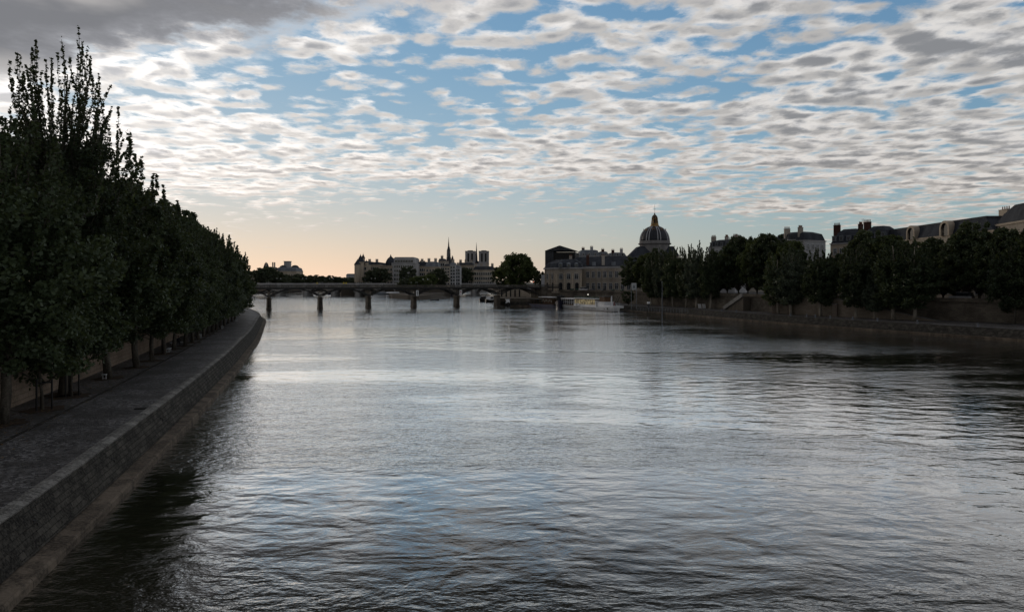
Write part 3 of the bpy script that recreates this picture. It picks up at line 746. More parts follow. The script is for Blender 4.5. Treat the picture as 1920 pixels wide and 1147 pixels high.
# twin-globe lamps over the piers of both bridges
def lamp_proto(hh, gl, arm, rr, name='street_lamp'):
    t_ = thing(name, (0, 0, 0), '', 'street lamp')
    MB().tube([(0, 0, 0), (0, 0, hh*.3), (0, 0, hh)], [.11, .06, .045], 7).lathe((0, 0, 0), [(.2, 0), (.17, .3), (.08, .5)], 8).build('post', M['iron'], t_)
    MB().beam((-arm, 0, hh-.1), (arm, 0, hh-.1), .07).build('crossbar', M['iron'], t_)
    for s_ in (-1, 1): MB().lathe((s_*arm, 0, hh), [(.03, 0), (rr*.8, rr*.35), (rr, rr), (rr*.8, rr*1.6), (.03, rr*2)], 10).build('globe', M[gl], t_, smooth=True)
    return t_
lp = lamp_proto(3.4, 'lampoff', .55, .22)
lab = ['above the leftmost pier', 'above the second pier', 'above the third pier', 'above the fourth pier', 'above the fifth pier', 'above the pier at the quay corner']
for k in range(6):
    for sd_ in (0, 1):
        o = lp if (k == 0 and sd_ == 0) else copy_tree(lp)
        o.location = bw(k, (HALF-.5) * (1 if sd_ == 0 else -1), 9.1); o.rotation_euler.z = brz; o.scale = (.62, .62, .62)
        tag(o, f'{"near-side" if sd_ == 0 else "far-side"} twin-globe lamp of the iron footbridge {lab[k]}', 'street lamp', 'lamps on the iron footbridge')
# navigation boards hung on two piers
for k, nm in ((3, 'white board with dark bar on the fourth pier of the footbridge'), (4, 'white board with dark marks on the fifth pier, nearer the right bank')):
    t_ = thing('navigation_sign', bw(k, HALF+.75, 6.6), nm, 'sign', 'navigation boards on bridge piers', rz=brz)
    MB().box((0, 0, 0), (1.15, .08, 2.5)).build('panel', M['white'], t_)
    mb = MB()
    if k == 3: mb.box((0, -.06, 0), (.28, .03, 1.9))
    else: mb.box((0, -.06, .45), (.62, .03, .5)); mb.box((0, -.06, -.6), (.25, .03, .6))
    mb.build('marking', M['red'] if k == 4 else M['black'], t_)
    MB().box((0, .3, 0), (.1, .5, .1)).build('bracket', M['iron'], t_)
# small yellow marker boards on the railing of the old bridge
for px, nm in ((600, 'small yellow diamond board at the left on the old stone bridge'), (649, 'left one of a pair of yellow diamond boards on the stone bridge'), (653.5, 'right one of a pair of yellow diamond boards on the stone bridge')):
    Yb = 570; t_ = thing('marker_board', (WX(px, Yb), Yb-8.2, 9.8), nm, 'sign', 'yellow boards on the stone bridge')
    MB().prism([(-.9, -.06), (0.9, -.06), (.9, .06), (-.9, .06)], .9, 1.8, [(-.05, -.06), (.05, -.06), (.05, .06), (-.05, .06)]).prism([(-.05, -.06), (.05, -.06), (.05, .06), (-.05, .06)], 0, .9, [(-.9, -.06), (.9, -.06), (.9, .06), (-.9, .06)]).build('panel', M['yellow'], t_)
    MB().box((0, .1, -.4), (.1, .08, .9)).build('post', M['iron'], t_)

# ------------------------------------------------------------------ old stone bridge: left arm and right arm
def stone_bridge(label, A, B, piers, zt, zarch, wd, pw):
    A = Vector(A); B = Vector(B); d = (B-A); L_ = d.length; rz = math.atan2(d.y, d.x)
    t_ = thing('stone_bridge', (A.x, A.y, 0), label, 'bridge', rz=rz)
    ed = [0] + piers + [L_]
    n = 14
    for a, b_ in zip(ed, ed[1:]):
        a_ = a + (pw/2 if a > 0 else 0); c_ = b_ - (pw/2 if b_ < L_ else 0); mb = MB()
        for j in range(n):
            x0_, x1_ = a_+(c_-a_)*j/n, a_+(c_-a_)*(j+1)/n
            f = lambda xx: 2.2 + (zarch-2.2)*max(0, 1-((xx-a_)/(c_-a_)*2-1)**2)**.5
            for sd_ in (-wd/2, wd/2):
                mb.quad((x0_, sd_, f(x0_)), (x1_, sd_, f(x1_)), (x1_, sd_, zt-1.2), (x0_, sd_, zt-1.2))
            mb.quad((x0_, -wd/2, f(x0_)), (x0_, wd/2, f(x0_)), (x1_, wd/2, f(x1_)), (x1_, -wd/2, f(x1_)))
        mb.build('arch', M['bridge_stone'], t_)
    MB().box((L_/2, 0, zt-1.0), (L_, wd+.9, .42)).build('cornice', M['bridge_stone'], t_)
    MB().box((L_/2, -wd/2, zt-.35), (L_, .4, .88)).box((L_/2, wd/2, zt-.35), (L_, .4, .88)).build('parapet', M['grey_stone'], t_)
    for p in piers:
        foot = [(p-pw/2, -wd/2), (p-pw/2*.8, -wd/2-2), (p, -wd/2-3.4), (p+pw/2*.8, -wd/2-2), (p+pw/2, -wd/2), (p+pw/2, wd/2), (p, wd/2+3.2), (p-pw/2, wd/2)]
        sm = [(p+(q_[0]-p)*.82, q_[1]*.97) for q_ in foot]
        big_ = [(p+(q_[0]-p)*1.0, q_[1]*.985) for q_ in foot]
        MB().prism(foot, -3, 1.2).prism(sm, 1.2, 5.0, sm).prism(sm, 5.0, zt-1.25, [(p+(q_[0]-p)*1.05, q_[1]*.99) for q_ in foot]).build('pier', M['bridge_stone'], t_)
        MB().lathe((p, -wd/2, zt-1.2), [(2.2, 0), (2.2, 1.3), (2.5, 1.35), (2.5, 1.5)], 14).build('turret', M['grey_stone'], t_)
    return t_
YN = 577
sc_ = YN/FPX
stone_bridge('old stone bridge on stout piers, long arm left of the island', (WX(470, YN), YN, 0), (WX(742, YN), YN+4, 0), [(p-470)*sc_ for p in (527, 577, 628, 672, 715)], 10.6, 6.6, 16, 4.6)
YN2 = 640
stone_bridge('short right arm of the old stone bridge between island and right bank', (WX(826, YN2), YN2, 0), (WX(942, YN2), YN2-10, 0), [(p-826)*YN2/FPX for p in (851, 893)], 10.5, 7.2, 16, 5.2)
lo = lamp_proto(4.6, 'lampoff', 1.6, .42); first = True
for px in (528, 575.5, 625.5, 703, 800):
    Yl = 590 if px < 750 else 480
    o = lo if first else copy_tree(lo); first = False
    o.location = (WX(px, Yl), Yl-7, 9.6 if px < 750 else 6.8)
    tag(o, {528: 'leftmost twin white globe lamp on the old stone bridge', 575.5: 'second twin white globe lamp from left on the stone bridge', 625.5: 'third twin white globe lamp from left on the stone bridge', 703: 'twin globe lamp on the stone bridge before the dark round tree', 800: 'twin globe lamp in front of the pale willow on the island'}[px], 'street lamp', 'lamps on the old stone bridge')
    if px == 800: o.location.z = 8.4

# ------------------------------------------------------------------ island ground
isl_pts = [(WX(786, 446), 446), (WX(800, 470), 470), (-62, 540), (-60, 640), (-58, 760), (-60, 1100), (-180, 1100), (-190, 760), (-165, 660), (-140, 600), (-112, 560), (-95, 520), (-78, 470)]
isl_pts = [(x_, y_) for x_, y_ in isl_pts]
tag(MB().prism([(-60.5, 446), (-56, 470), (-55, 520), (-58, 585), (-102, 585), (-100, 540), (-86, 490), (-70, 458)], -1, 2.9).build('island_tip', M['ret_wall_r']), kind='structure')
tag(MB().prism([(-58, 586), (-56, 700), (-60, 1150), (-215, 1150), (-205, 760), (-175, 660), (-150, 600), (-118, 578), (-98, 575)], -1, 7.0).build('island_ground', M['ret_wall_r']), kind='structure')
# land closing the view far upstream
tag(MB().prism([(-1500, 1150), (1500, 1150), (1500, 1250), (-1500, 1250)], -1, 7.0).build('far_bank', M['ground']), kind='structure')
sheet('far_ground', -6000, 6000, 1249, 9000, 6.9, M['ground'])

# ------------------------------------------------------------------ details of the left quay
rl = np.random.default_rng(8); m_ = MB(); ln_ = resample(offset(EDGE_L, -7.6), .5); ln_ = [p for p in ln_ if 20 < p[1] < 150]
for k in range(2600):
    p = ln_[rl.integers(len(ln_))]; x_ = p[0]+rl.normal()*1.5; y_ = p[1]+rl.normal()*.6; a_ = rl.uniform(0, 6.28); s_ = rl.uniform(.05, .12)
    c1, s1 = math.cos(a_)*s_, math.sin(a_)*s_
    m_.quad((x_-c1, y_-s1, LQZ+.05), (x_+s1*.6, y_-c1*.6, LQZ+.06), (x_+c1, y_+s1, LQZ+.08), (x_-s1*.6, y_+c1*.6, LQZ+.06))
M['litter'] = mottled('dry_leaves', (.10, .06, .03), (.24, .17, .08), 2.5)
tag(m_.build('leaf_litter', M['litter']), 'dry fallen leaves scattered under the trees on left quay', 'fallen leaves', kind='stuff')
kl = [p for p in resample(offset(EDGE_L, -5.6), 1.5) if p[1] < 240]
tag(loft(kl, [(-.12, LQZ+.0), (-.12, LQZ+.05), (.12, LQZ+.05), (.12, LQZ+.0)], jit=.01).build('kerb_line', M['wall_slope']), kind='structure')
Y = GY(766, LQZ); t_ = thing('drain_cover', (WX(266, Y), Y, LQZ+.035), 'small dark iron drain cover near the quay edge', 'drain cover', rz=.3)
MB().box((0, 0, 0), (.9, .55, .05)).build('plate', M['black'], t_)
el2 = offset(EDGE_L, 1.55)
def on_edge(px, line): return min((p for p in line if p[1] > 20), key=lambda k_: abs(960+FPX*k_[0]/k_[1]-px))
p = on_edge(436, offset(EDGE_L, .75)); t_ = thing('steps_shade', (p[0], p[1], 1.0), 'black box painted for the shade of recessed steps in the river wall before the bend', 'mooring recess', rz=1.25)
MB().box((0, 0, 0), (3.2, 1.1, 1.7)).build('shade_box', M['black'], t_)  # solid black box: shade of the recessed steps put into its colour
rg = None
for i, px in enumerate((60, 205, 300, 372, 410)):
    p = on_edge(px, offset(EDGE_L, .72))
    if rg is None:
        rg = thing('mooring_ring', (0, 0, 0), '', 'mooring ring'); q_ = [(.14*math.cos(a_), -.06, .14*math.sin(a_)-.14) for a_ in np.linspace(0, 2*math.pi, 15)]
        MB().tube(q_, .025, 6).build('ring', M['iron'], rg); MB().box((0, 0, .02), (.12, .12, .12)).build('bracket', M['iron'], rg); o = rg
    else: o = copy_tree(rg)
    o.location = (p[0], p[1], 1.42); o.rotation_euler.z = 1.33; tag(o, f'{ORD[i]} iron mooring ring from the near end of the left river wall', 'mooring ring', 'mooring rings on the left river wall')

# ------------------------------------------------------------------ boats
def along(a, b): return math.atan2(b[1]-a[1], b[0]-a[0])
def hull(L_, W_, z0, z1, bow=.16, stern=.05, sheer=.3, rake=.4):
    """boat hull along +x (bow at +x) with a flat bottom and flared sides"""
    m_ = MB(); n = 14; rows = []
    for j in range(n+1):
        k = j/n; x_ = -L_/2 + L_*k
        wk = W_/2 * min(1, (max(0, (1-k)/bow))**.6 if k > 1-bow else 1) * (1 - .12*max(0, (stern*3-k)/(stern*3)))
        zt = z1 + sheer*max(0, (k-.6)/.4)**2 + sheer*.3*max(0, (.2-k)/.2)**2
        rows.append([(x_, -max(wk, .03), zt), (x_*(1-rake*.04*(k > .9)), -max(wk*.86, .02), z0), (x_*(1-rake*.04*(k > .9)), max(wk*.86, .02), z0), (x_, max(wk, .03), zt)])
    for r_ in rows: m_.v += r_
    for j in range(n):
        for q_ in range(4): a = j*4+q_; b_ = j*4+(q_+1) % 4; m_.f.append((a, b_, b_+4, a+4))
    m_.f.append((0, 3, 2, 1)); m_.f.append((n*4, n*4+1, n*4+2, n*4+3)); return m_
def railing(m_, pts, h, step=1.2, th=.05):
    for a, b_ in zip(pts, pts[1:]):
        a = Vector(a); b_ = Vector(b_); n = max(1, int((b_-a).length/step))
        for zz in (h, h*.55): m_.beam(a+Vector((0, 0, zz)), b_+Vector((0, 0, zz)), th)
        for j in range(n+1): p = a.lerp(b_, j/n); m_.beam(p, p+Vector((0, 0, h)), th)
    return m_
# white restaurant barge with lit saloon
a, b = (WX(1054, 309)+1.2, 309+1), (WX(1151, 265)+2.6, 265+2)
cx, cy = (a[0]+b[0])/2, (a[1]+b[1])/2; LB = math.dist(a, b)
t_ = thing('restaurant_boat', (cx, cy, 0), 'long white restaurant barge with glowing saloon windows moored at right', 'boat', rz=along(a, b))
hull(LB, 6.0, -.4, 1.35, .10, sheer=.9).build('hull', M['white'], t_)
MB().box((0, 0, .02), (LB*.97, 6.02, .22)).build('waterline_stripe', M['black'], t_)
mb = MB()
for x_ in list(np.arange(-LB*.42, -LB*.10, 1.1)) + list(np.arange(-.5, LB*.22, 1.15)): mb.box((float(x_), -3.03, .82), (.5, .06, .26))
mb.build('name_lettering', M['black'], t_)
x0_, x1_ = -LB*.46, -LB*.21
s_ = MB().box(((x0_+x1_)/2, 0, 1.5), (x1_-x0_, 5.2, .3)).build('foredeck', M['wood'], t_)
mb = MB()
for x_ in np.linspace(x0_+.3, x1_-.3, 7):
    for yy in (-2.45, 2.45): mb.box((float(x_), yy, 2.9), (.12, .12, 2.6))
mb.build('awning_posts', M['white'], t_)
MB().box(((x0_+x1_)/2, 0, 4.25), (x1_-x0_+.6, 5.4, .30)).build('awning', M['white'], t_)
x2_, x3_ = -LB*.21, LB*.20
MB().box(((x2_+x3_)/2, 0, 1.75), (x3_-x2_, 5.2, .8)).box(((x2_+x3_)/2, 0, 3.0), (x3_-x2_-.5, 4.8, 1.9)).build('saloon', M['white'], t_)
MB().box(((x2_+x3_)/2, 0, 4.62), (x3_-x2_+.6, 5.7, .26)).build('saloon_roof', M['white'], t_)
n = 9
for j in range(n):
    xa = x2_+.8+(x3_-x2_-1.6)*j/n; xb = x2_+.8+(x3_-x2_-1.6)*(j+1)/n-.28
    MB().box(((xa+xb)/2, -2.46, 3.25), (xb-xa, .1, 2.0)).build('window', M['warm'], t_)
mb = MB()
for x_ in (x2_+2.2, x2_+5): mb.box((x_, -2.9, 2.0), (1.5, .5, .9))
mb.build('planter', M['white'], t_)
railing(MB(), [(x2_, -2.6, 4.75), (x3_, -2.6, 4.75)], .95).build('upper_rail', M['rail'], t_)
mb = MB()
for x_ in np.arange(x2_+.5, x3_-.5, .9): mb.box((float(x_), -1.8+.6*math.sin(x_*3), 5.15), (.6, .8, .7+.2*math.sin(x_*7)))
mb.build('deck_plants', M['green'], t_)
MB().box((LB*.27, 0, 2.4), (LB*.12, 4.4, 2.2)).box((LB*.27, 0, 3.55), (LB*.14, 4.8, .16)).build('wheelhouse_base', M['white'], t_)
MB().box((LB*.27, 0, 4.6), (LB*.085, 3.4, 1.9)).build('wheelhouse', M['wood'], t_)
MB().box((LB*.27, 0, 5.65), (LB*.11, 4.2, .16)).build('wheelhouse_roof', M['black'], t_)
MB().box((LB*.40, 0, 1.75), (LB*.17, 4.6, .9)).build('bow_house', M['white'], t_)
mb = MB().tube([(LB*.39, -.6, 1.6), (LB*.39, -.6, 5.6), (LB*.395, -.6, 6.0)], [.32, .28, .2], 9); mb.build('funnel', M['white'], t_)
MB().tube([(LB*.39, .6, 1.6), (LB*.39, .6, 3.6)], .3, 9).build('winch', M['red'], t_)
mb = MB(); mb.beam((LB*.42, -.8, 2.2), (LB*.50, -.8, 6.2), .18); mb.beam((LB*.42, .3, 2.2), (LB*.50, .3, 6.2), .18)
for j in range(6): xx = LB*(.42+.013*j); mb.beam((xx, -.8, 2.3+.66*j), (xx, .3, 2.3+.66*j), .1)
mb.build('gangway', M['rail'], t_)
railing(MB(), [(LB*.33, -2.7, 1.7), (LB*.46, -2.0, 2.1), (LB*.50, 0, 2.3)], 1.1).build('bow_rail', M['white'], t_)
mb = MB()
for x_ in (LB*.35, LB*.40): mb.box((x_, -2.82, 1.0), (.7, .1, .7))
mb.build('porthole', M['black'], t_)
# stair frame hanging at the bow
mb = MB()
for zz in (.3, .9, 1.5, 2.1): mb.box((LB*.47, -2.5, zz), (3.0, .5, .10))
for x_ in (LB*.47-1.4, LB*.47, LB*.47+1.4): mb.box((x_, -2.7, 1.2), (.12, .12, 2.3))
mb.build('boarding_steps', M['white'], t_)
t2 = thing('deck_lamp', (cx, cy-3, 5.0), 'small glowing globe lamp above the saloon roof of white barge', 'lamp')
t2.location = (cx-1.0, cy-1, 4.76)
MB().tube([(0, 0, 0), (0, 0, 1.3)], .05, 6).build('post', M['iron'], t2); MB().lathe((0, 0, 1.3), [(.05, 0), (.2, .1), (.25, .25), (.2, .4), (.05, .5)], 10).build('globe', M['lamp'], t2, smooth=True)

# grey barge with canopies, dark-blue tug bow between them
a, b = (WX(995, 328), 328), (WX(1041, 311)+.6, 311)
cx, cy = (a[0]+b[0])/2+.8, (a[1]+b[1])/2+1; LB = math.dist(a, b)
t_ = thing('terrace_barge', (cx, cy, 0), 'lilac grey terrace barge with white canopies left of the white barge', 'boat', rz=along(a, b))
hull(LB, 4.6, -.4, 1.2, .10, sheer=.3).build('hull', M['grey_hull'], t_)
MB().box((0, 0, 1.25), (LB*.9, 4.2, .16)).build('deck', M['wood'], t_)
mb = MB()
for x_ in np.linspace(-LB*.42, -LB*.08, 4):
    for yy in (-1.9, 1.9): mb.box((float(x_), yy, 2.3), (.1, .1, 2.1))
for x_ in np.linspace(-LB*.05, LB*.34, 5):
    for yy in (-2.0, 2.0): mb.box((float(x_), yy, 2.9), (.12, .12, 3.2))
mb.build('canopy_posts', M['wood'], t_)
MB().box((-LB*.25, 0, 3.4), (LB*.42, 4.4, .2)).build('low_canopy', M['zinc_d'], t_)
MB().box((LB*.15, 0, 4.6), (LB*.46, 5.0, .28)).build('high_canopy', M['white'], t_)
MB().box((LB*.15, .6, 2.6), (LB*.34, 2.4, 2.2)).build('bar_cabin', M['wood'], t_)
mb = MB()
for j, x_ in enumerate(np.arange(-LB*.05, LB*.33, .9)): mb.box((float(x_), -.75, 2.9+.3*math.sin(j*2.2)), (.5, .12, .9))
mb.build('hanging_panels', M['ramp_wall'] if False else M['plaster_dim'], t_)
railing(MB(), [(-LB*.44, -2.05, 1.3), (LB*.42, -2.05, 1.3)], 1.0).build('rail', M['rail'], t_)
p0 = (WX(1046, 312)+1.2, 311)
t_ = thing('tug_boat', (p0[0], p0[1], 0), 'dark navy tug seen bow-on between the grey and the white barge', 'boat', rz=along((WX(1046, 330)+3, 330), (WX(1046, 300), 300)))
hull(14, 4.8, -.4, 2.5, .35, sheer=1.2).build('hull', M['navy'], t_)
MB().box((-1, 0, 3.9), (4.2, 3.2, 2.6)).box((-1, 0, 5.25), (4.8, 3.8, .16)).build('wheelhouse', M['black'], t_)
MB().tube([(-4.5, 0, 2.5), (-4.5, 0, 5.6)], [.5, .4], 10).build('funnel', M['black'], t_)
mb = MB()
for a_ in range(9): yy = -2.6+.65*a_; mb.lathe((5.6-abs(yy)*1.2, yy*.95, 1.2), [(.12, -.35), (.32, -.2), (.32, .2), (.12, .35)], 8)
mb.build('tyre_fender', M['black'], t_)

def cruiser(L_, W_, hullm, cabm):
    t_ = thing('cabin_boat', (0, 0, 0), '', 'boat')
    hull(L_, W_, -.3, 1.0, .35, sheer=.6).build('hull', M[hullm], t_)
    MB().prism([(-L_*.30, -W_*.38), (L_*.18, -W_*.36), (L_*.18, W_*.36), (-L_*.30, W_*.38)], 1.0, 2.5, [(-L_*.26, -W_*.33), (L_*.10, -W_*.30), (L_*.10, W_*.30), (-L_*.26, W_*.33)]).build('cabin', M[cabm], t_)
    MB().box((-L_*.08, 0, 2.0), (L_*.34, W_*.715, .5)).build('window_band', M['glass'], t_)
    MB().box((-L_*.09, 0, 2.6), (L_*.42, W_*.8, .14)).build('cabin_roof', M['white'], t_)
    return t_
for px, Y, L_, W_, hm, cm, rz, nm in [(918, 393, 12, 3.6, 'black', 'white', -1.9, 'white cabin cruiser moored just left of the quay corner'), (905, 401, 9, 3.2, 'black', 'black', -1.9, 'dark low boat beside the white cabin cruiser'), (952, 329, 6, 2.7, 'black', 'white', -1.45, 'small white launch with black hull in front of the quay block'),
                                  (929, 399, 8, 3, 'white', 'plaster', -1.7, 'pale boat half hidden behind the quay corner')]:
    o = cruiser(L_, W_, hm, cm); o.location = (WX(px, Y), Y, 0); o.rotation_euler.z = rz; o.scale.z = 1.25
    tag(o, nm, 'boat', 'small boats near the quay corner')
for px, Y, L_, W_, rz, nm in [(714, 520, 24, 5.6, -2.2, 'left of two white glass-roofed tour boats under the footbridge'), (733, 516, 22, 6.0, -1.75, 'right of two white tour boats with dark window band under the footbridge')]:
    t_ = thing('tour_boat', (WX(px, Y), Y+6, 0), nm, 'boat', 'tour boats at the island', rz=rz)
    hull(L_, W_, -.4, 1.5, .2, sheer=.6).build('hull', M['white'], t_)
    MB().box((-1, 0, 2.4), (L_*.75, W_*.86, 1.7)).build('window_band', M['glass'] if px == 733 else M['zinc'], t_)
    MB().prism([(-L_*.42, -W_*.46), (L_*.32, -W_*.46), (L_*.32, W_*.46), (-L_*.42, W_*.46)], 3.2, 4.0, [(-L_*.4, -W_*.3), (L_*.28, -W_*.3), (L_*.28, W_*.3), (-L_*.4, W_*.3)]).build('roof', M['white' if px == 733 else 'zinc'], t_)
t_ = thing('skiff', (WX(815, 433), 433, 0), 'low dark rowing skiff adrift between two piers of the footbridge', 'boat', rz=-.1)
hull(5.8, 1.7, -.2, .55, .3, sheer=.25).build('hull', M['black'], t_); MB().box((0, 0, .62), (.3, 1.4, .07)).box((-1.4, 0, .62), (.3, 1.3, .07)).build('seat', M['wood'], t_)
for px, Y, L_, nm in ((615, 640, 14, 'dark barge seen through the third arch of the stone bridge'), (642, 700, 11, 'small dark barge far off through the fourth arch'), (853, 560, 9, 'small dark boat moored at the island under the footbridge')):
    t_ = thing('barge', (WX(px, Y), Y, 0), nm, 'boat', rz=-1.0); hull(L_, 4, -.3, 1.6, .2).build('hull', M['navy'], t_); MB().box((-1, 0, 2.2), (L_*.5, 3, 1.3)).build('cabin', M['black'], t_)

# ------------------------------------------------------------------ street furniture
bench0 = None
bn_ = [(200, 709, 'white stone bench nearest to us under the quay trees'), (316.5, 660, 'second pale bench from the near end of the left quay'), (375.5, 632.5, 'third pale bench from the near end of the left quay'), (416.5, 616, 'fourth pale bench from the near end of the left quay'), (443, 602.5, 'farthest pale bench on the left quay')]
for i, (px, py, nm) in enumerate(bn_):
    Y = GY(py, LQZ); X = WX(px, Y)
    if bench0 is None:
        bench0 = thing('bench', (0, 0, 0), '', 'bench')
        for yy in (-.75, .75): MB().box((-.13, yy, .21), (.08, .12, .42)).box((.14, yy, .21), (.08, .12, .42)).box((0, yy, .08), (.34, .1, .06)).build('leg', M['plaster'], bench0)
        MB().box((-.10, 0, .455), (.16, 2.1, .07)).box((.12, 0, .455), (.16, 2.1, .07)).build('seat', M['frame'], bench0)
        o = bench0
    else: o = copy_tree(bench0)
    o.location = (X, Y, LQZ+.02); o.rotation_euler.z = .28+.05*i; tag(o, nm, 'bench', 'benches on the left quay')
o = copy_tree(bench0); Y = GY(582, RQZ); o.location = (WX(1426, Y), Y, RQZ+.05); o.rotation_euler.z = 1.2; o.scale = (1.3, 1.3, 1.3)
tag(o, 'white bench against the dark tree trunks on the right bank quay', 'bench', 'x'); del o['group']
# white sign frame on two posts
Y = GY(580, RQZ-.3); X = WX(1188.5, Y)
t_ = thing('sign_frame', (X, Y, RQZ-.1), 'tall white two-post frame holding a pale sign panel at the landing', 'sign', rz=.15)
for s_ in (-1, 1): MB().box((s_*.95, 0, 4.6), (.16, .16, 9.4)).build('post', M['zinc'], t_)
MB().box((0, 0, 9.2), (2.0, .14, .14)).box((0, 0, 6.9), (1.9, .12, .12)).build('crossbar', M['white'], t_)
p = MB().box((0, -.1, 8.1), (1.75, .08, 2.1)).build('panel', M['frame'], t_)
MB().prism([(-.5, -.17), (.5, -.17), (.5, -.15), (-.5, -.15)], 7.5, 8.7, [(-.05, -.17), (.05, -.17), (.05, -.15), (-.05, -.15)]).build('emblem', M['zinc'], t_)
# landing fence
Y = GY(583, RQZ); mb = MB()
t_ = thing('fence', (WX(1196, Y), Y, RQZ), 'low light metal fence along the landing beside the sign frame', 'fence', rz=-1.0)
railing(MB(), [(0, 0, 0), (10, 1.2, 0), (20, 2.0, 0)], 1.2, 1.1, .06).build('rails', M['zinc'], t_)
# mast
Y = GY(584, RQZ); t_ = thing('mast', (WX(1241.5, Y), Y, RQZ), 'tall slim grey mooring mast standing at the right quay edge', 'post')
MB().tube([(0, 0, -2.6), (0, 0, 5), (0, 0, 9.5)], [.16, .12, .07], 8).build('pole', M['zinc'], t_); MB().box((0, 0, 9.6), (.3, .3, .3)).build('cap', M['zinc'], t_)
# two white notice boards leaning on the quay
for px, nm in ((1312, 'left one of two white notice boards on the right quay'), (1320, 'right one of two white notice boards on the right quay')):
    Y = GY(578, RQZ); t_ = thing('notice_board', (WX(px, Y), Y, RQZ), nm, 'sign', 'white notice boards', rz=.12)
    MB().prism([(-.6, -.25), (.6, -.25), (.6, -.19), (-.6, -.19)], .1, 1.6, [(-.75, .0), (.45, .0), (.45, .06), (-.75, .06)]).build('panel', M['white'], t_)
    MB().beam((-.5, .1, 0), (-.5, 0, 1.3), .07).beam((.5, .1, 0), (.4, 0, 1.3), .07).build('leg', M['zinc'], t_)
# bollards along the right edge
bd = None; Lr = resample(offset(EDGE_R, -.9), 1.0); q_ = [(float(960+FPX*p[0]/p[1]), p) for p in Lr if p[1] > 60]
for i, px in enumerate((1352, 1380, 1483, 1514, 1527, 1554, 1596, 1645, 1720, 1838)):
    p = min(q_, key=lambda k_: abs(k_[0]-px))[1]
    if bd is None:
        bd = thing('mooring_bollard', (0, 0, 0), '', 'bollard'); MB().lathe((0, 0, 0), [(.22, 0), (.17, .12), (.15, .5), (.24, .58), (.24, .70), (.05, .76)], 10).build('shaft', M['zinc'], bd, smooth=True); MB().lathe((0, 0, 0), [(.32, -.05), (.32, .05), (.2, .06)], 10).build('base', M['zinc'], bd); o = bd
    else: o = copy_tree(bd)
    o.location = (p[0], p[1], RQZ+.1); tag(o, f'{ORD[i]} small pale mooring bollard from the left on the right quay edge', 'bollard', 'pale bollards on the right quay edge')
# litter bin / ticket post near the landing
Y = GY(579, RQZ); t_ = thing('ticket_machine', (WX(1216, Y), Y, RQZ), 'small post with a white head between sign frame and mast', 'machine')
MB().box((0, 0, .9), (.5, .5, 1.8)).build('body', M['zinc_d'], t_); MB().box((0, 0, 2.2), (1.0, .6, .7)).build('head', M['white'], t_)
# people --------------------------------------------------------------
def person(loc, rz, joints, label, mats=('cloth_dark', 'skin', 'black'), sc=1.0):
    """one skinned body; joints = dict of positions"""
    J = joints; names_ = list(J); idx = {k: i for i, k in enumerate(names_)}
    E_ = [('pelvis', 'chest'), ('chest', 'neck'), ('neck', 'head'), ('head', 'crown')]
    for s_ in 'lr': E_ += [('chest', 'sh'+s_), ('sh'+s_, 'el'+s_), ('el'+s_, 'wr'+s_), ('wr'+s_, 'ha'+s_), ('pelvis', 'hip'+s_), ('hip'+s_, 'kn'+s_), ('kn'+s_, 'an'+s_), ('an'+s_, 'to'+s_)]
    rad = dict(pelvis=.15, chest=.16, neck=.055, head=.095, crown=.07, sh=.065, el=.045, wr=.032, ha=.03, hip=.10, kn=.06, an=.042, to=.035)
    me = bpy.data.meshes.new('body'); me.from_pydata([J[k] for k in names_], [(idx[a], idx[b_]) for a, b_ in E_], [])
    o = bpy.data.objects.new('body', me); col.objects.link(o)
    md = o.modifiers.new('skin', 'SKIN')
    bpy.context.view_layer.objects.active = o
    me.skin_vertices.new() if not me.skin_vertices else None
    for k in names_:
        r_ = rad.get(k) or rad[k[:-1]]; sv = me.skin_vertices[0].data[idx[k]]; sv.radius = (r_, r_*(.72 if k in ('chest', 'pelvis') else 1)); sv.use_root = (k == 'pelvis')
    o.modifiers.new('sub', 'SUBSURF').render_levels = 2
    me.materials.append(M[mats[0]])
    t_ = thing('person', loc, label, 'person', rz=rz); o.parent = t_; t_.scale = (sc, sc, sc)
    c_ = J['head']
    MB().lathe((c_[0], c_[1], c_[2]+.02), [(.02, -.11), (.075, -.08), (.098, 0), (.09, .07), (.04, .11)], 12).build('face', M['skin'], t_, smooth=True)
    MB().lathe((c_[0]-.02, c_[1], c_[2]+.06), [(.108, -.05), (.112, .03), (.09, .08), (.03, .11)], 12).build('hair', M[mats[2]], t_, smooth=True)
    return t_
Y = GY(648, LQZ)
sit = dict(pelvis=(0, 0, .55), chest=(.05, 0, .95), neck=(.08, 0, 1.17), head=(.12, 0, 1.30), crown=(.12, 0, 1.38))
for s_, k in (('l', 1), ('r', -1)):
    sit.update({'sh'+s_: (.05, .19*k, 1.08), 'el'+s_: (.15, .24*k, .82), 'wr'+s_: (.36, .13*k, .72), 'ha'+s_: (.44, .10*k, .70), 'hip'+s_: (.04, .10*k, .52), 'kn'+s_: (.48, .14*k, .52), 'an'+s_: (.46, .13*k, .08), 'to'+s_: (.62, .13*k, .04)})
person((WX(334, Y), Y, LQZ), -.9, sit, 'seated person in dark clothes between tree trunks on left quay')
o = copy_tree(bench0); o.location = (WX(334, Y)-.05, Y, LQZ+.02); o.rotation_euler.z = -.9; tag(o, 'dim bench on the left quay with a seated person on it', 'bench', 'benches on the left quay')
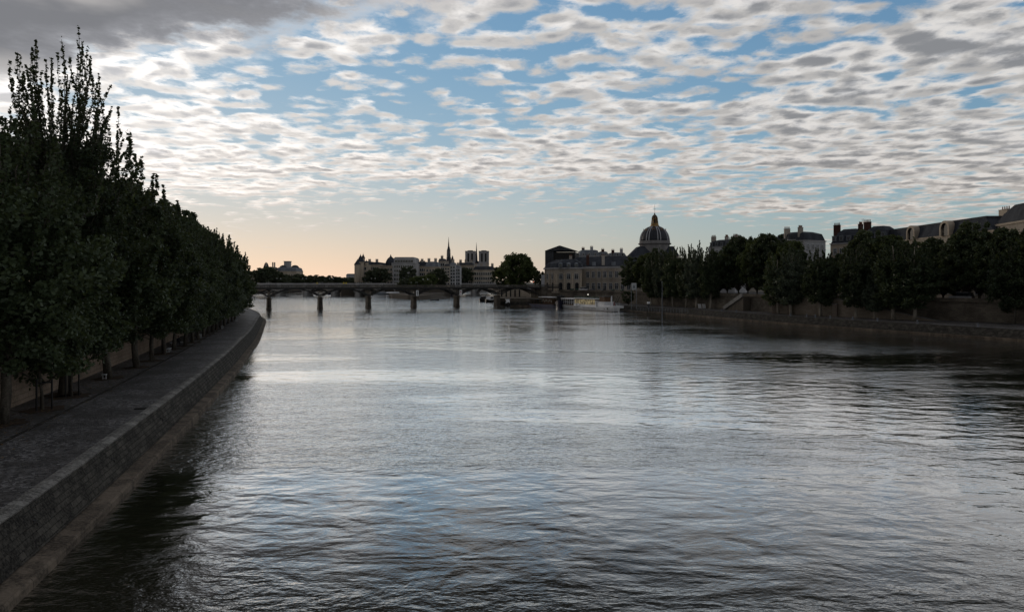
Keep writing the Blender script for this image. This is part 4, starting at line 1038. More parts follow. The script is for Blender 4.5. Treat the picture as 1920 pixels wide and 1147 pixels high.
# cars and book stalls on the right street, seen over the parapet
def car(label, X, Y, rz, body, van=False, tail=False):
    t_ = thing('van' if van else 'car', (X, Y, RUZ), label, 'van' if van else 'car', 'vehicles on the right bank street', rz=rz)
    L_, W_, H_ = (5.2, 2.0, 2.3) if van else (4.3, 1.8, 1.45)
    MB().prism([(-L_/2, -W_/2), (L_/2, -W_/2), (L_/2, W_/2), (-L_/2, W_/2)], .35, H_*.55, [(-L_/2+.05, -W_/2+.03), (L_/2-.1, -W_/2+.03), (L_/2-.1, W_/2-.03), (-L_/2+.05, W_/2-.03)]).build('body', M[body], t_)
    a_ = (.02, .16) if van else (.18, .12)
    MB().prism([(-L_/2+L_*a_[0], -W_/2+.05), (L_/2-L_*.25, -W_/2+.05), (L_/2-L_*.25, W_/2-.05), (-L_/2+L_*a_[0], W_/2-.05)], H_*.55, H_*.93, [(-L_/2+L_*a_[0]+.25, -W_/2+.2), (L_/2-L_*.36, -W_/2+.2), (L_/2-L_*.36, W_/2-.2), (-L_/2+L_*a_[0]+.25, W_/2-.2)]).build('cabin', M['glass'], t_)
    MB().box((-.35, 0, H_*.95), (L_*.55, W_*.78, .08)).build('roof', M[body], t_)
    for sx_ in (-1, 1):
        for sy_ in (-1, 1): 
            w_ = MB().tube([(sx_*L_*.31, sy_*(W_/2-.12), .33), (sx_*L_*.31, sy_*(W_/2+.02), .33)], .33, 14).build('wheel', M['black'], t_)
    for sy_ in (-1, 1): MB().box((-L_/2-.01, sy_*W_*.38, H_*.42), (.06, .25, .16)).build('tail_light', M['tail' if tail else 'red'], t_)
    return t_
def onstreet(px, off):
    q2 = resample(offset(WALL_R, -off), 1.0); p = min(q2, key=lambda k_: abs(960+FPX*k_[0]/k_[1]-px) if k_[1] > 60 else 9e9); i = q2.index(p); d = (q2[i+1][0]-q2[i-1][0], q2[i+1][1]-q2[i-1][1]); return p, math.atan2(-d[1], -d[0])
p, a_ = onstreet(1093, 4.0); car('white van roof showing above the parapet left of the lit barge', p[0], p[1], a_, 'white', True)
p, a_ = onstreet(1112, 4.0); car('grey car right of the white van on the upper street', p[0], p[1], a_, 'zinc')
p, a_ = onstreet(1131, 4.2); car('dark car with a glowing red tail light by the palace wing', p[0], p[1], a_, 'black', False, True)
p, a_ = onstreet(1800, 4.0); car('pale van half hidden by trees on the right street', p[0], p[1], a_, 'plaster', True)
for i, px in enumerate((1072, 1082, 1149, 1166, 1290, 1306)):
    p, a_ = onstreet(px, .2)
    t_ = thing('book_stall', (p[0], p[1], RUZ+.87), f'{ORD[i]} dark green bookseller box from the left on the parapet', 'book stall', 'green bookseller boxes on the parapet', rz=a_)
    MB().prism([(-1, -.38), (1, -.38), (1, .38), (-1, .38)], 0, .42, [(-1, -.3), (1, -.3), (1, .38), (-1, .38)]).build('box', M['green'], t_)
    MB().prism([(-1.04, -.42), (1.04, -.42), (1.04, .42), (-1.04, .42)], .44, .6, [(-1.0, -.1), (1.0, -.1), (1.0, .36), (-1.0, .36)]).build('lid', M['green'], t_)
# banner and signal light at the bridge end
Y = 352; t_ = thing('banner', (WX(1018, Y), Y, RUZ), 'tall white vertical banner at the left corner of the palace', 'banner')
MB().tube([(-.95, 0, 0), (-.95, 0, 8.6)], .08, 7).build('pole', M['iron'], t_); MB().box((0, 0, 5.3), (1.7, .06, 6.4)).build('cloth', M['plaster'], t_)
Y = 340; t_ = thing('traffic_light', (WX(1000.5, Y), Y, 9.1 if False else 8.9), 'traffic light glowing red at the right end of the footbridge', 'traffic light')
MB().tube([(0, 0, -2.0), (0, 0, 2.4)], .07, 6).build('post', M['iron'], t_); MB().box((0, 0, 2.5), (.4, .3, 1.0)).build('housing', M['black'], t_); MB().lathe((0, -.2, 2.75), [(.02, -.14), (.14, 0), (.02, .14)], 8).build('lens', M['tail'], t_)
# ramp on the right quay: a wedge of paler masonry before the long wall
WRr = resample(offset(WALL_R, 5.2), 1.0); f_ = lambda px: min(range(len(WRr)), key=lambda i: abs(960+FPX*WRr[i][0]/WRr[i][1]-px) if WRr[i][1] > 60 else 9e9)
i0, i1, i2 = f_(1455), f_(1541), f_(1765)
t_ = thing('ramp', (90, 190, RQZ), 'pale masonry ramp descending rightwards from street to quay', 'ramp')
outer = WRr[i0:i2+1]; inner = offset(outer, -5.0)
zs = [RUZ+.9 if i < i1-i0 else RUZ+.9 - (RUZ+.85-RQZ)*((i-(i1-i0))/(i2-i1)) for i in range(len(outer))]
mb = MB(); mt = MB()
mb.uv = []; mt.uv = []
for i in range(len(outer)-1):
    a, b_ = outer[i], outer[i+1]
    mb.v += [(a[0], a[1], RQZ-.1), (b_[0], b_[1], RQZ-.1), (b_[0], b_[1], zs[i+1]), (a[0], a[1], zs[i])]; k = len(mb.v)-4; mb.f.append((k, k+1, k+2, k+3)); mb.uv.append(((i, 0), (i+1, 0), (i+1, zs[i+1]), (i, zs[i])))
    c_, d_ = inner[i+1], inner[i]
    mt.v += [(a[0], a[1], zs[i]-.9), (b_[0], b_[1], zs[i+1]-.9), (c_[0], c_[1], zs[i+1]-.9), (d_[0], d_[1], zs[i]-.9)]; k = len(mt.v)-4; mt.f.append((k, k+1, k+2, k+3)); mt.uv.append(((i, 0), (i+1, 0), (i+1, 5), (i, 5)))
mb.build('side_wall', M['ramp_wall'], t_, local=False); mt.build('roadway', M['setts'], t_, local=False)
cp = MB(); 
for i in range(0, len(outer)-1):
    cp.beam((outer[i][0], outer[i][1], zs[i]+.06), (outer[i+1][0], outer[i+1][1], zs[i+1]+.06), .5, .16)
cp.build('coping', M['kerb'], t_, local=False)
e = outer[0]; g = inner[0]; MB().prism([(e[0], e[1]), (e[0]+.6, e[1]-.3), (g[0]+.6, g[1]-.3), (g[0], g[1])], RQZ-.1, RUZ+.9).build('end_wall', M['ramp_wall'], t_, local=False)
for i, px in enumerate((1440, 1484, 1566)):
    p = WRr[f_(px)] if px > 1456 else WRr[f_(1452)]
    t3 = thing('buttress', (p[0]-.4, p[1]-.5, RQZ), ['stone buttress at the left end of the ramp wall', 'pale square buttress on the ramp wall behind the slim trees', 'low square buttress below the slope of the ramp wall'][i], 'buttress', 'buttresses of the ramp wall', rz=1.0)
    MB().box((0, 0, 1.7 if i else 2.5), (1.6, 1.2, 3.4 if i else 5.0)).build('shaft', M['ramp_wall'], t3); MB().box((0, 0, 3.5 if i else 5.1), (1.8, 1.4, .2)).build('cap', M['kerb'], t3)
# staircase rising leftwards to rightwards by the trees
WS = resample(offset(WALL_R, 1.6), .5); g_ = lambda px: min(range(len(WS)), key=lambda i: abs(960+FPX*WS[i][0]/WS[i][1]-px) if WS[i][1] > 60 else 9e9)
j0, j1 = g_(1363), g_(1399)
t_ = thing('staircase', (WS[j0][0], WS[j0][1], RQZ), 'dark stone staircase rising to the right against the quay wall', 'staircase')
mb = MB(); n = 26
for k in range(n):
    i = int(j0+(j1-j0)*k/n); i2_ = int(j0+(j1-j0)*(k+1)/n); a = Vector((*WS[i], 0)); b_ = Vector((*WS[max(i2_, i+1)], 0)); c_ = (a+b_)/2; zt = RQZ+(RUZ-RQZ)*(k+1)/n
    mb.box((c_.x, c_.y, (zt+RQZ)/2), ((b_-a).length+.02, 2.6, zt-RQZ), rz=math.atan2(b_.y-a.y, b_.x-a.x))
mb.build('steps', M['ret_wall_r'], t_, local=False)
mb = MB(); a = Vector((*offset(WS, 1.5)[j0], RQZ)); b_ = Vector((*offset(WS, 1.5)[j1], RUZ)); mb.beam(a+Vector((0, 0, .6)), b_+Vector((0, 0, .6)), .35, 1.2); mb.build('parapet', M['kerb'], t_, local=False)

# ------------------------------------------------------------------ buildings
def facade(parent, A, B, rows, n, wd, margin=.06, pane='glass', frame='frame', arch=False, skip=(), mull=True, proud=.1):
    """rows: list of (z_bottom, height); n windows evenly spaced from A to B (outside is to the right of A->B)"""
    A = Vector((A[0], A[1], 0)); B = Vector((B[0], B[1], 0)); d = B-A; L_ = d.length; d = d.normalized(); nn = Vector((d.y, -d.x, 0)); rz = math.atan2(d.y, d.x)
    loc = Vector(parent.location)
    for z_, h_ in rows:
        for i in range(n):
            if i in skip: continue
            c_ = A + d*L_*(margin+(1-2*margin)*(i+.5)/n) + nn*proud - Vector((loc.x, loc.y, 0)); zc_ = z_+h_/2-loc.z
            m_ = MB(); fw = .16
            def bx(ox, oz, sx_, sz_, dep): p = c_ + d*ox; m_.box((p.x, p.y, zc_+oz), (sx_, dep, sz_), rz)
            bx(-wd/2-fw/2, 0, fw, h_+2*fw, .22); bx(wd/2+fw/2, 0, fw, h_+2*fw, .22); bx(0, h_/2+fw/2, wd, fw, .22); bx(0, -h_/2-fw/2, wd+.3, fw, .32)
            if mull: bx(0, 0, .14, h_, .15); bx(0, h_*.18, wd, .12, .14)
            f = m_.build('window', M[frame], parent)
            MB().box((c_.x, c_.y, zc_), (wd, .08, h_), rz).build('pane', M[pane], f)
def walls(parent, foot, z0, z1, mat, name='wall'):
    return MB().prism(foot, z0, z1).build(name, M[mat], parent, local=False)
def inset(foot, d):
    cx_ = sum(p[0] for p in foot)/len(foot); cy_ = sum(p[1] for p in foot)/len(foot)
    o = []
    for p in foot:
        v_ = Vector((p[0]-cx_, p[1]-cy_)); l_ = v_.length; o.append((cx_+v_.x*(l_-d)/l_, cy_+v_.y*(l_-d)/l_))
    return o
def cornice(parent, foot, z_, mat, out=.5, h=.4, name='cornice'):
    return MB().prism(inset(foot, -out), z_, z_+h).build(name, M[mat], parent, local=False)
def mansard(parent, foot, z0, z1, z2, d1, d2, mat, mat2=None):
    f1 = inset(foot, d1); f2 = inset(foot, d2)
    return MB().prism(foot, z0, z1, f1).prism(f1, z1+.002, z2, f2).build('roof', M[mat], parent, local=False)
def chimney(parent, x_, y_, z0, h_, w_=1.6, t_=.8, rz=0.0, mat='brick', pots=4):
    loc = parent.location; c_ = MB().box((x_-loc.x, y_-loc.y, z0+h_/2-loc.z), (w_, t_, h_), rz).box((x_-loc.x, y_-loc.y, z0+h_-loc.z+.08), (w_+.2, t_+.2, .16), rz).build('chimney', M[mat], parent)
    m_ = MB()
    for k in range(pots):
        o_ = (k-(pots-1)/2)*w_/pots; m_.lathe((x_-loc.x+o_*math.cos(rz), y_-loc.y+o_*math.sin(rz), z0+h_-loc.z+.15), [(.15, 0), (.12, .75), (.15, .8)], 7)
    m_.build('chimney_pot', M['pot'], c_)
def rect(px0, px1, Y, depth, Y1=None):
    Y1 = Y1 or Y
    a = (WX(px0, Y), Y); b_ = (WX(px1, Y1), Y1); d = Vector((b_[0]-a[0], b_[1]-a[1])).normalized(); nn = (-d.y, d.x)
    return [a, b_, (b_[0]+nn[0]*depth, b_[1]+nn[1]*depth), (a[0]+nn[0]*depth, a[1]+nn[1]*depth)]
def bthing(name, foot, z_, label, cat='building', group=None):
    return thing(name, (sum(p[0] for p in foot)/len(foot), sum(p[1] for p in foot)/len(foot), z_), label, cat, group)
G = RUZ
# --- palace wing at the right end of the footbridge
A_, B_, C_, D_ = (WX(1021, 371), 371), (WX(1042, 356), 356), (WX(1091, 352), 352), (WX(1091, 352)+4, 376)
foot = [A_, B_, C_, D_]
t_ = bthing('palace_pavilion', foot, G, 'stone palace pavilion with domed slate roof at the end of footbridge')
zc1 = WZ(504, 354)
walls(t_, foot, G-1, zc1, 'stone'); cornice(t_, foot, zc1, 'grey_stone', .8, .7)
cornice(t_, foot, zc1-2.6, 'stone', .25, .3, 'frieze')
mansard(t_, inset(foot, -.3), zc1+.7, WZ(493, 354), WZ(485, 354), 1.6, 7.5, 'slate')
facade(t_, B_, C_, [(WZ(523, 354), 2.9)], 3, 1.7); facade(t_, A_, B_, [(WZ(523, 360), 2.9)], 2, 1.7)
for (P0, P1, n) in ((B_, C_, 3), (A_, B_, 2)):
    d = Vector((P1[0]-P0[0], P1[1]-P0[1])); L_ = d.length; d = d.normalized(); nn = Vector((d.y, -d.x)); rz = math.atan2(d.y, d.x)
    for i in range(n+1):
        s_ = .45+(L_-.9)*i/n; p = Vector(P0)+d*s_+nn*.18-Vector(t_.location[:2]); MB().box((p.x, p.y, (zc1-2.4-G)/2+.1), (.95, .5, zc1-2.4-G), rz).box((p.x, p.y, zc1-G-2.55), (1.2, .66, .5), rz).build('pilaster', M['stone2'], t_)
    for i in range(n):
        s_ = .45+(L_-.9)*(i+.5)/n; p = Vector(P0)+d*s_+nn*.08-Vector(t_.location[:2]); m_ = MB(); zz = 4.6
        w_ = .95; pts = [(-w_, 0)]+[(-w_*math.cos(math.pi*k/8), zz-1.0+w_*math.sin(math.pi*k/8)) for k in range(9)]+[(w_, 0)]
        for k in range(len(pts)-1):
            if k == 0 or k == len(pts)-2: continue
            (x1_, z1_), (x2_, z2_) = pts[k], pts[k+1]
            m_.quad((p.x+d.x*x1_, p.y+d.y*x1_, 0), (p.x+d.x*x2_, p.y+d.y*x2_, 0), (p.x+d.x*x2_, p.y+d.y*x2_, z2_), (p.x+d.x*x1_, p.y+d.y*x1_, z1_))
        m_.build('arched_door', M['glass'], t_)
for px in (1051, 1066.5, 1081):
    Yd = 352.6; X = WX(px, Yd)-t_.location.x; zd = zc1+.9-G
    dm = MB().box((X, Yd-t_.location.y+.9, zd+.8), (1.9, 2.2, 1.6)).build('dormer', M['zinc'], t_)
    MB().lathe((X, Yd-t_.location.y+.6, zd+1.4), [(1.15, 0), (1.05, .45), (.6, .85), (.1, 1.0)], 12).build('dormer_hood', M['zinc'], dm); MB().box((X, Yd-t_.location.y-.22, zd+.8), (1.1, .08, 1.1)).build('pane', M['glass'], dm)
# long lower wing
foot2 = [(WX(1091, 355)+.1, 357), (WX(1205, 332), 334), (WX(1205, 332)+8, 356), (WX(1091, 355)+8, 379)]
t_ = bthing('palace_wing', foot2, G, 'long two-storey stone palace wing with balustrade and blue slate roof')
zw = WZ(503, 350)
walls(t_, foot2, G-1, zw, 'stone'); cornice(t_, foot2, zw-1.6, 'stone', .35, .35); cornice(t_, foot2, WZ(523.5, 350), 'stone', .35, .3, 'string_course')
MB().prism(inset(foot2, -.1), zw+.002, zw+.9, inset(foot2, -.1)).build('balustrade', M['grey_stone'], t_, local=False)
facade(t_, foot2[0], foot2[1], [(WZ(520, 350), 2.9), (G+1.2, 3.0)], 9, 1.6)
rp = [(WX(1062, 378), 378), (WX(1225, 352), 352), (WX(1225, 352)+9, 366), (WX(1062, 378)+6, 394)]
t_ = bthing('slate_roofed_block', rp, G, 'high blue slate roof with skylights rising behind the palace front')
zr0, zr1 = WZ(501, 370), WZ(480, 370)
walls(t_, rp, G, zr0, 'stone')
mid = [((rp[0][0]+rp[3][0])/2+4, (rp[0][1]+rp[3][1])/2), ((rp[1][0]+rp[2][0])/2-1, (rp[1][1]+rp[2][1])/2)]
dd = Vector((rp[1][0]-rp[0][0], rp[1][1]-rp[0][1])).normalized(); pn = Vector((dd.y, -dd.x))*.8
MB().prism(rp, zr0, zr1, [(mid[0][0]+pn.x, mid[0][1]+pn.y), (mid[1][0]+pn.x, mid[1][1]+pn.y), (mid[1][0]-pn.x, mid[1][1]-pn.y), (mid[0][0]-pn.x, mid[0][1]-pn.y)]).build('roof', M['slate'], t_, local=False)
for px in (1070, 1102, 1131):
    Yc = 372 - (px-1062)*.12; chimney(t_, WX(px, Yc), Yc, zr0+1, 5.0, 1.5, 1.0, mat='plaster_dim' if px != 1102 else 'brick', pots=3)
for px in (1113, 1150):
    Yc = 370-(px-1062)*.14; m_ = MB().box((WX(px, Yc)-t_.location.x, Yc-t_.location.y-1.0, zr0-G+1.6), (1.8, 2.5, 2.0)); m_.build('dormer', M['zinc'], t_)
# covered scaffold shed with gable roof
fs = [(WX(1022, 388), 388), (WX(1078, 384), 384), (WX(1078, 384)+4, 402), (WX(1022, 388)+4, 406)]
t_ = bthing('scaffold_shed', fs, G, 'large grey sheeted scaffold shed with gabled roof above the palace')
ze, zp = WZ(470, 386), WZ(460.5, 386)
walls(t_, [fs[0], (WX(1037.5, 387), 387), (WX(1037.5, 387)+3, 405), fs[3]], G, ze, 'zinc_d', 'sheeting')
mx_ = ((fs[0][0]+fs[1][0])/2-.5, 386)
MB().prism([(fs[0][0]-.3, fs[0][1]-.6), (fs[1][0]+.5, fs[1][1]-.6), (fs[2][0]+.5, fs[2][1]), (fs[3][0]-.3, fs[3][1])], ze+.002, zp, [(mx_[0], 385.4), (mx_[0]+.6, 385.4), (mx_[0]+4.6, 404), (mx_[0]+4, 404)]).build('gable_roof', M['zinc_d'], t_, local=False)
MB().prism([(WX(1037.5, 388)+.1, 388), (fs[1][0], 386), (fs[2][0], 401), (WX(1037.5, 388)+4, 404)], G, WZ(473, 388)).build('opening_shade', M['black'], t_, local=False)  # solid black block paints in the shade of the opening under the gable
MB().box((fs[1][0]-t_.location.x, 384.5-t_.location.y, (ze-G)/2), (.5, .5, ze-G)).build('post', M['zinc_d'], t_)
# white roofs behind
for i, (p0, p1, tp, bt_, nm) in enumerate(((1086, 1124, 468, 484, 'pale zinc-roofed house behind the palace, nearer the shed'), (1123, 1141, 470.5, 484, 'narrow grey house with chimney between two pale houses behind palace'), (1142, 1174, 472, 484, 'pale zinc-roofed house nearest the dome behind the palace'))):
    f = rect(p0, p1, 425+i*3, 14); t_ = bthing('townhouse', f, G, nm, group='houses behind the palace')
    walls(t_, f, G, WZ(479, 425), 'plaster' if i != 1 else 'plaster_dim'); mansard(t_, inset(f, -.2), WZ(479, 425), WZ(tp+1.5, 425), WZ(tp, 425), 1.6, 4, 'zinc')
    facade(t_, f[0], f[1], [(WZ(478.5, 425), 1.3)], 3 if i != 1 else 2, .9, mull=False)
    for k in range(2 if i != 1 else 1): chimney(t_, WX(p0+8+k*16, 428), 430, WZ(tp+2, 425), 1.8+.7*k, 1.8, .8, mat='plaster' if k else 'brick', pots=3)
# --- domed church
YD = 392; XD = WX(1227.5, YD); px2m = YD/FPX
t_ = thing('domed_church', (XD, YD, G), 'dark ribbed dome with gilded lantern and weathervane cross', 'church')
zl = lambda py: WZ(py, YD)-G
wD = lambda px: px*px2m
dr = MB().prism([(-16, -8), (12, -8), (15, 10), (-14, 10)], 0, zl(480)).build('nave_wall', M['stone'], t_)
MB().prism([(-16.4, -9), (12, -9), (15, 11), (-14.4, 11)], zl(480), zl(462.5), [(-9.6, -5), (9.6, -5), (9.6, 6), (-9.6, 6)]).build('nave_roof', M['slate'], t_)
MB().lathe((0, 0, 0), [(wD(27.5), zl(480)), (wD(27.5), zl(459.5)), (wD(29), zl(459)), (wD(30.6), zl(457.6)), (wD(30.6), zl(456.6)), (wD(28.5), zl(456)), (wD(28.3), zl(452.6)), (wD(28), zl(452))], 40).build('drum', M['drum'], t_)
prof = []
for k in range(13):
    a_ = k/12*math.pi/2*.90; prof.append((wD(27.6)*math.cos(a_)**.92, zl(452)+(zl(424.5)-zl(452))*math.sin(a_)/math.sin(math.pi/2*.90)))
dome = MB().lathe((0, 0, 0), prof, 48).build('dome', M['dome_lead'], t_, smooth=True)
for g_i in range(8):
    for off in (-.095, .095):
        an = -math.pi/2 + .10 + g_i*math.pi/4 + off; m_ = MB()
        pts = [((r_+.05)*math.cos(an), (r_+.05)*math.sin(an), z_) for r_, z_ in prof]
        for a, b_ in zip(pts, pts[1:]): m_.beam(a, b_, .42, .5)
        m_.build('rib', M['rib'], dome)
    an = -math.pi/2 + .10 + (g_i+.5)*math.pi/4; r_, z_ = prof[7]
    m_ = MB(); c_ = Vector((r_*math.cos(an), r_*math.sin(an), z_)); q_ = [(c_.x+.3*math.cos(an)+.75*math.cos(b_)*-math.sin(an), c_.y+.3*math.sin(an)+.75*math.cos(b_)*math.cos(an), c_.z+.75*math.sin(b_)) for b_ in np.linspace(0, 2*math.pi, 13)]
    for a, b_ in zip(q_, q_[1:]): m_.beam(a, b_, .22)
    m_.build('oculus_frame', M['gold'], dome)
lz = zl(424.5)
MB().lathe((0, 0, 0), [(wD(8.6), lz-.2), (wD(8.6), lz+.4), (wD(7.6), lz+.6), (wD(6.8), zl(419))], 16).build('lantern_base', M['gold'], t_)
m_ = MB()
for k in range(8):
    an = k*math.pi/4+.2; m_.beam((wD(6.6)*math.cos(an), wD(6.6)*math.sin(an), zl(420.5)), (wD(5.2)*math.cos(an), wD(5.2)*math.sin(an), zl(410)), .42)
m_.build('lantern_columns', M['gold'], t_)
MB().lathe((0, 0, 0), [(wD(5.2), zl(420)), (wD(4.2), zl(410))], 12).build('lantern_core', M['black'], t_)
MB().lathe((0, 0, 0), [(wD(5.9), zl(410.6)), (wD(6.1), zl(410)), (wD(5.4), zl(409.5))], 16).build('lantern_cornice', M['gold'], t_)
cu = MB().lathe((0, 0, 0), [(wD(5.2), zl(409.5)), (wD(4.9), zl(407.5)), (wD(3.8), zl(405.2)), (wD(1.9), zl(403.4)), (wD(.5), zl(402.6))], 16).build('cupola', M['dome_lead'], t_, smooth=True)
m_ = MB()
for k in range(8):
    an = k*math.pi/4; pp = [(wD(r_)*math.cos(an), wD(r_)*math.sin(an), zl(z_)) for r_, z_ in ((5.3, 409.4), (5.0, 407.4), (3.9, 405.1), (2.0, 403.2), (.5, 402.4))]
    for a, b_ in zip(pp, pp[1:]): m_.beam(a, b_, .22)
m_.build('cupola_rib', M['gold'], cu)
MB().lathe((0, 0, zl(401)), [(.05, -.6), (.38, -.3), (.38, .2), (.08, .5)], 10).beam((0, 0, zl(401.5)), (0, 0, zl(384)), .12).beam((-.8, 0, zl(392.3)), (.8, 0, zl(392.3)), .12).build('cross', M['iron'], t_)
# --- right bank houses behind the trees
def house(foot, zw_, ztop, label, wall='plaster', roof='zinc_d', nwin=4, floors=4, ch=2, group='houses behind the right bank trees', d1=1.2, dormers=True, brk='brick', wf=None):
    t_ = bthing('townhouse', foot, G, label, group=group); walls(t_, foot, G-.5, zw_, wall); cornice(t_, foot, zw_-.1, 'grey_stone', .35, .35)
    cornice(t_, foot, zw_-3.4, wall, .2, .2, 'balcony')
    rh = ztop-zw_-.25; mansard(t_, inset(foot, .1), zw_+.252, zw_+.25+rh*.75, ztop, d1, 4.5, roof)
    rows = [(G+3.4+k*(zw_-G-3.4)/floors, min(2.0, (zw_-G-3.4)/floors*.66)) for k in range(floors)]
    facade(t_, foot[0], foot[1], rows, nwin, 1.05)
    A = Vector(foot[0]); B = Vector(foot[1]); d = (B-A).normalized(); nn = Vector((d.y, -d.x)); rz = math.atan2(d.y, d.x)
    if dormers:
        for i in range(nwin):
            p = A+(B-A)*((i+.5)/nwin)-nn*.8-Vector(t_.location[:2]); dm = MB().box((p.x, p.y, zw_+.25+rh*.32-G), (1.3, 1.8, 1.7), rz).box((p.x, p.y, zw_+.25+rh*.32-G+.92), (1.6, 2.0, .14), rz).build('dormer', M['zinc'], t_)
            p2 = p+nn*.93; MB().box((p2.x, p2.y, zw_+.25+rh*.32-G), (.85, .06, 1.2), rz).build('pane', M['glass'], dm)
    for k in range(ch):
        p = A+(B-A)*((k+.12)/max(1, ch-.6)) - nn*(3+2*(k % 2)); chimney(t_, p.x, p.y, ztop-2.2, 3.6, 2.2, .8, rz+1.57*(k % 2), brk, 5)
    return t_
Y = 315; house(rect(1329, 1378, Y, 12, 305), WZ(464, Y), WZ(450, Y), 'grey zinc-roofed house with pale chimneys right of the dome', 'plaster', 'zinc_d', 5, 5, 3, brk='plaster_dim')
Y = 330; house(rect(1378, 1450, Y, 12), WZ(462, Y), WZ(448, Y), 'house whose roof barely tops the tall trees', 'plaster_dim', 'slate', 6, 5, 1)
Y = 262; house(rect(1478, 1508, Y+4, 12), WZ(449, Y), WZ(434, Y), 'left half of the white corner house with dark mansard roof', 'plaster', 'zinc_d', 2, 5, 1, dormers=False, brk='plaster_dim')
house(rect(1508.5, 1548, Y, 14, 268), WZ(451, Y), WZ(432.5, Y), 'white corner house with dark mansard roof seen between trees', 'plaster', 'slate', 4, 5, 1, dormers=False, brk='plaster_dim')
Y = 240; house(rect(1557, 1612, Y, 12, 232), WZ(458, Y), WZ(430, Y), 'cream house with two tall red brick chimneys and dormers', 'stone2', 'slate', 4, 4, 2, d1=2.5)
Y = 236; house(rect(1612.5, 1662, Y-5, 12, 224), WZ(452, Y-6), WZ(424, Y-6), 'slate-roofed house hidden by trees right of brick chimneys', 'stone2', 'slate', 4, 4, 1, d1=2.5)
# antenna
t_ = thing('antenna', (WX(1624, 234), 236, WZ(428, 234)), 'thin television antenna on the roof right of brick chimneys', 'antenna'); MB().beam((0, 0, -1.5), (0, 0, 3.4), .09).beam((-.7, 0, 3.2), (.7, 0, 3.2), .07).beam((-.5, 0, 2.6), (.5, 0, 2.6), .07).build('mast', M['iron'], t_)
# long gallery with round-headed dormers
A, B = (WX(1650, 232), 232), (WX(1862, 176), 176); d = Vector((B[0]-A[0], B[1]-A[1])).normalized(); nb = Vector((-d.y, d.x))
foot = [A, B, (B[0]+nb.x*14, B[1]+nb.y*14), (A[0]+nb.x*14, A[1]+nb.y*14)]
t_ = bthing('gallery_building', foot, G, 'long stone exhibition gallery with sloping slate roof and arched dormers')
ze = WZ(448, 205); zr = WZ(417, 200)
walls(t_, foot, G-1, ze, 'stone'); cornice(t_, foot, ze, 'stone2', .6, .5)
MB().prism(inset(foot, .1), ze+.502, zr-.6, inset(foot, 4.2)).build('roof', M['slate'], t_, local=False)
MB().prism(inset(foot, 4.0), zr-.6, zr, inset(foot, 4.3)).build('ridge', M['zinc_d'], t_, local=False)
facade(t_, A, B, [(G+1.5, 4.2), (G+8, 4.0)], 11, 2.2)
Lg = math.dist(A, B); nf = Vector((d.y, -d.x)); rz = math.atan2(d.y, d.x)
for px in (1712, 1776):
    # position along the facade whose column matches
    s_ = min(np.linspace(0, Lg, 400), key=lambda q_: abs(960+FPX*(A[0]+d.x*q_)/(A[1]+d.y*q_)-px)); p = Vector(A)+d*float(s_)-Vector(t_.location[:2])
    m_ = MB(); n = 12; R1, R0 = 2.3, 1.6; zb = ze+.3-G
    for k in range(n):
        a0_, a1_ = math.pi*k/n, math.pi*(k+1)/n
        for (ra, rb, oo) in ((R0, R1, .9),):
            P4 = []
            for (aa, rr_2) in ((a0_, ra), (a1_, ra), (a1_, rb), (a0_, rb)): P4.append((p.x+d.x*rr_2*math.cos(aa)+nf.x*oo, p.y+d.y*rr_2*math.cos(aa)+nf.y*oo, zb+2.0+rr_2*math.sin(aa)))
            m_.quad(*P4)
        q4 = []
        for (aa, oo) in ((a0_, .9), (a1_, .9), (a1_, -5), (a0_, -5)): q4.append((p.x+d.x*R1*math.cos(aa)+nf.x*oo, p.y+d.y*R1*math.cos(aa)+nf.y*oo, zb+2.0+R1*math.sin(aa)))
        m_.quad(*q4)
    for sx_ in (-1, 1): q_ = p+d*sx_*(R0+R1)/2; m_.box((q_.x-nf.x*1.5, q_.y-nf.y*1.5, zb+1.0), (R1-R0, 4.8, 2.0), rz)
    dm = m_.build('arched_dormer', M['stone2'], t_)
    m_ = MB(); n = 12
    for k in range(n):
        a0_, a1_ = math.pi*k/n, math.pi*(k+1)/n
        x0_, x1_ = R0*math.cos(a0_), R0*math.cos(a1_); m_.quad((p.x+d.x*x0_+nf.x*.4, p.y+d.y*x0_+nf.y*.4, zb), (p.x+d.x*x1_+nf.x*.4, p.y+d.y*x1_+nf.y*.4, zb), (p.x+d.x*x1_+nf.x*.4, p.y+d.y*x1_+nf.y*.4, zb+2+R0*math.sin(a1_)), (p.x+d.x*x0_+nf.x*.4, p.y+d.y*x0_+nf.y*.4, zb+2+R0*math.sin(a0_)))
    m_.build('pane', M['black'], dm)
q_ = Vector(A)+d*Lg*.93+nb*6; chimney(t_, q_.x, q_.y, zr-1.5, 3.0, 3.2, 1.6, rz, 'stone2', 4)
# taller end block with glazed roof
A2, B2 = (WX(1866, 178), 178), (WX(1990, 150), 150); d = Vector((B2[0]-A2[0], B2[1]-A2[1])).normalized(); nb = Vector((-d.y, d.x))
foot = [A2, B2, (B2[0]+nb.x*16, B2[1]+nb.y*16), (A2[0]+nb.x*16, A2[1]+nb.y*16)]
t_ = bthing('gallery_pavilion', foot, G, 'taller dark-roofed end block with glazed roof slope at right edge')
ze = WZ(425, 178); walls(t_, foot, G-1, ze, 'stone'); cornice(t_, foot, ze, 'stone2', .6, .5)
MB().prism(inset(foot, .1), ze+.502, WZ(402, 178), inset(foot, 2.4)).build('glazed_roof', M['zinc_d'], t_, local=False)
MB().prism(inset(foot, 2.5), WZ(402, 178)+.002, WZ(388, 178), inset(foot, 5.0)).build('roof', M['zinc_d'], t_, local=False)
facade(t_, A2, B2, [(G+1.5, 4.0), (G+8.5, 4.0)], 5, 2.2)

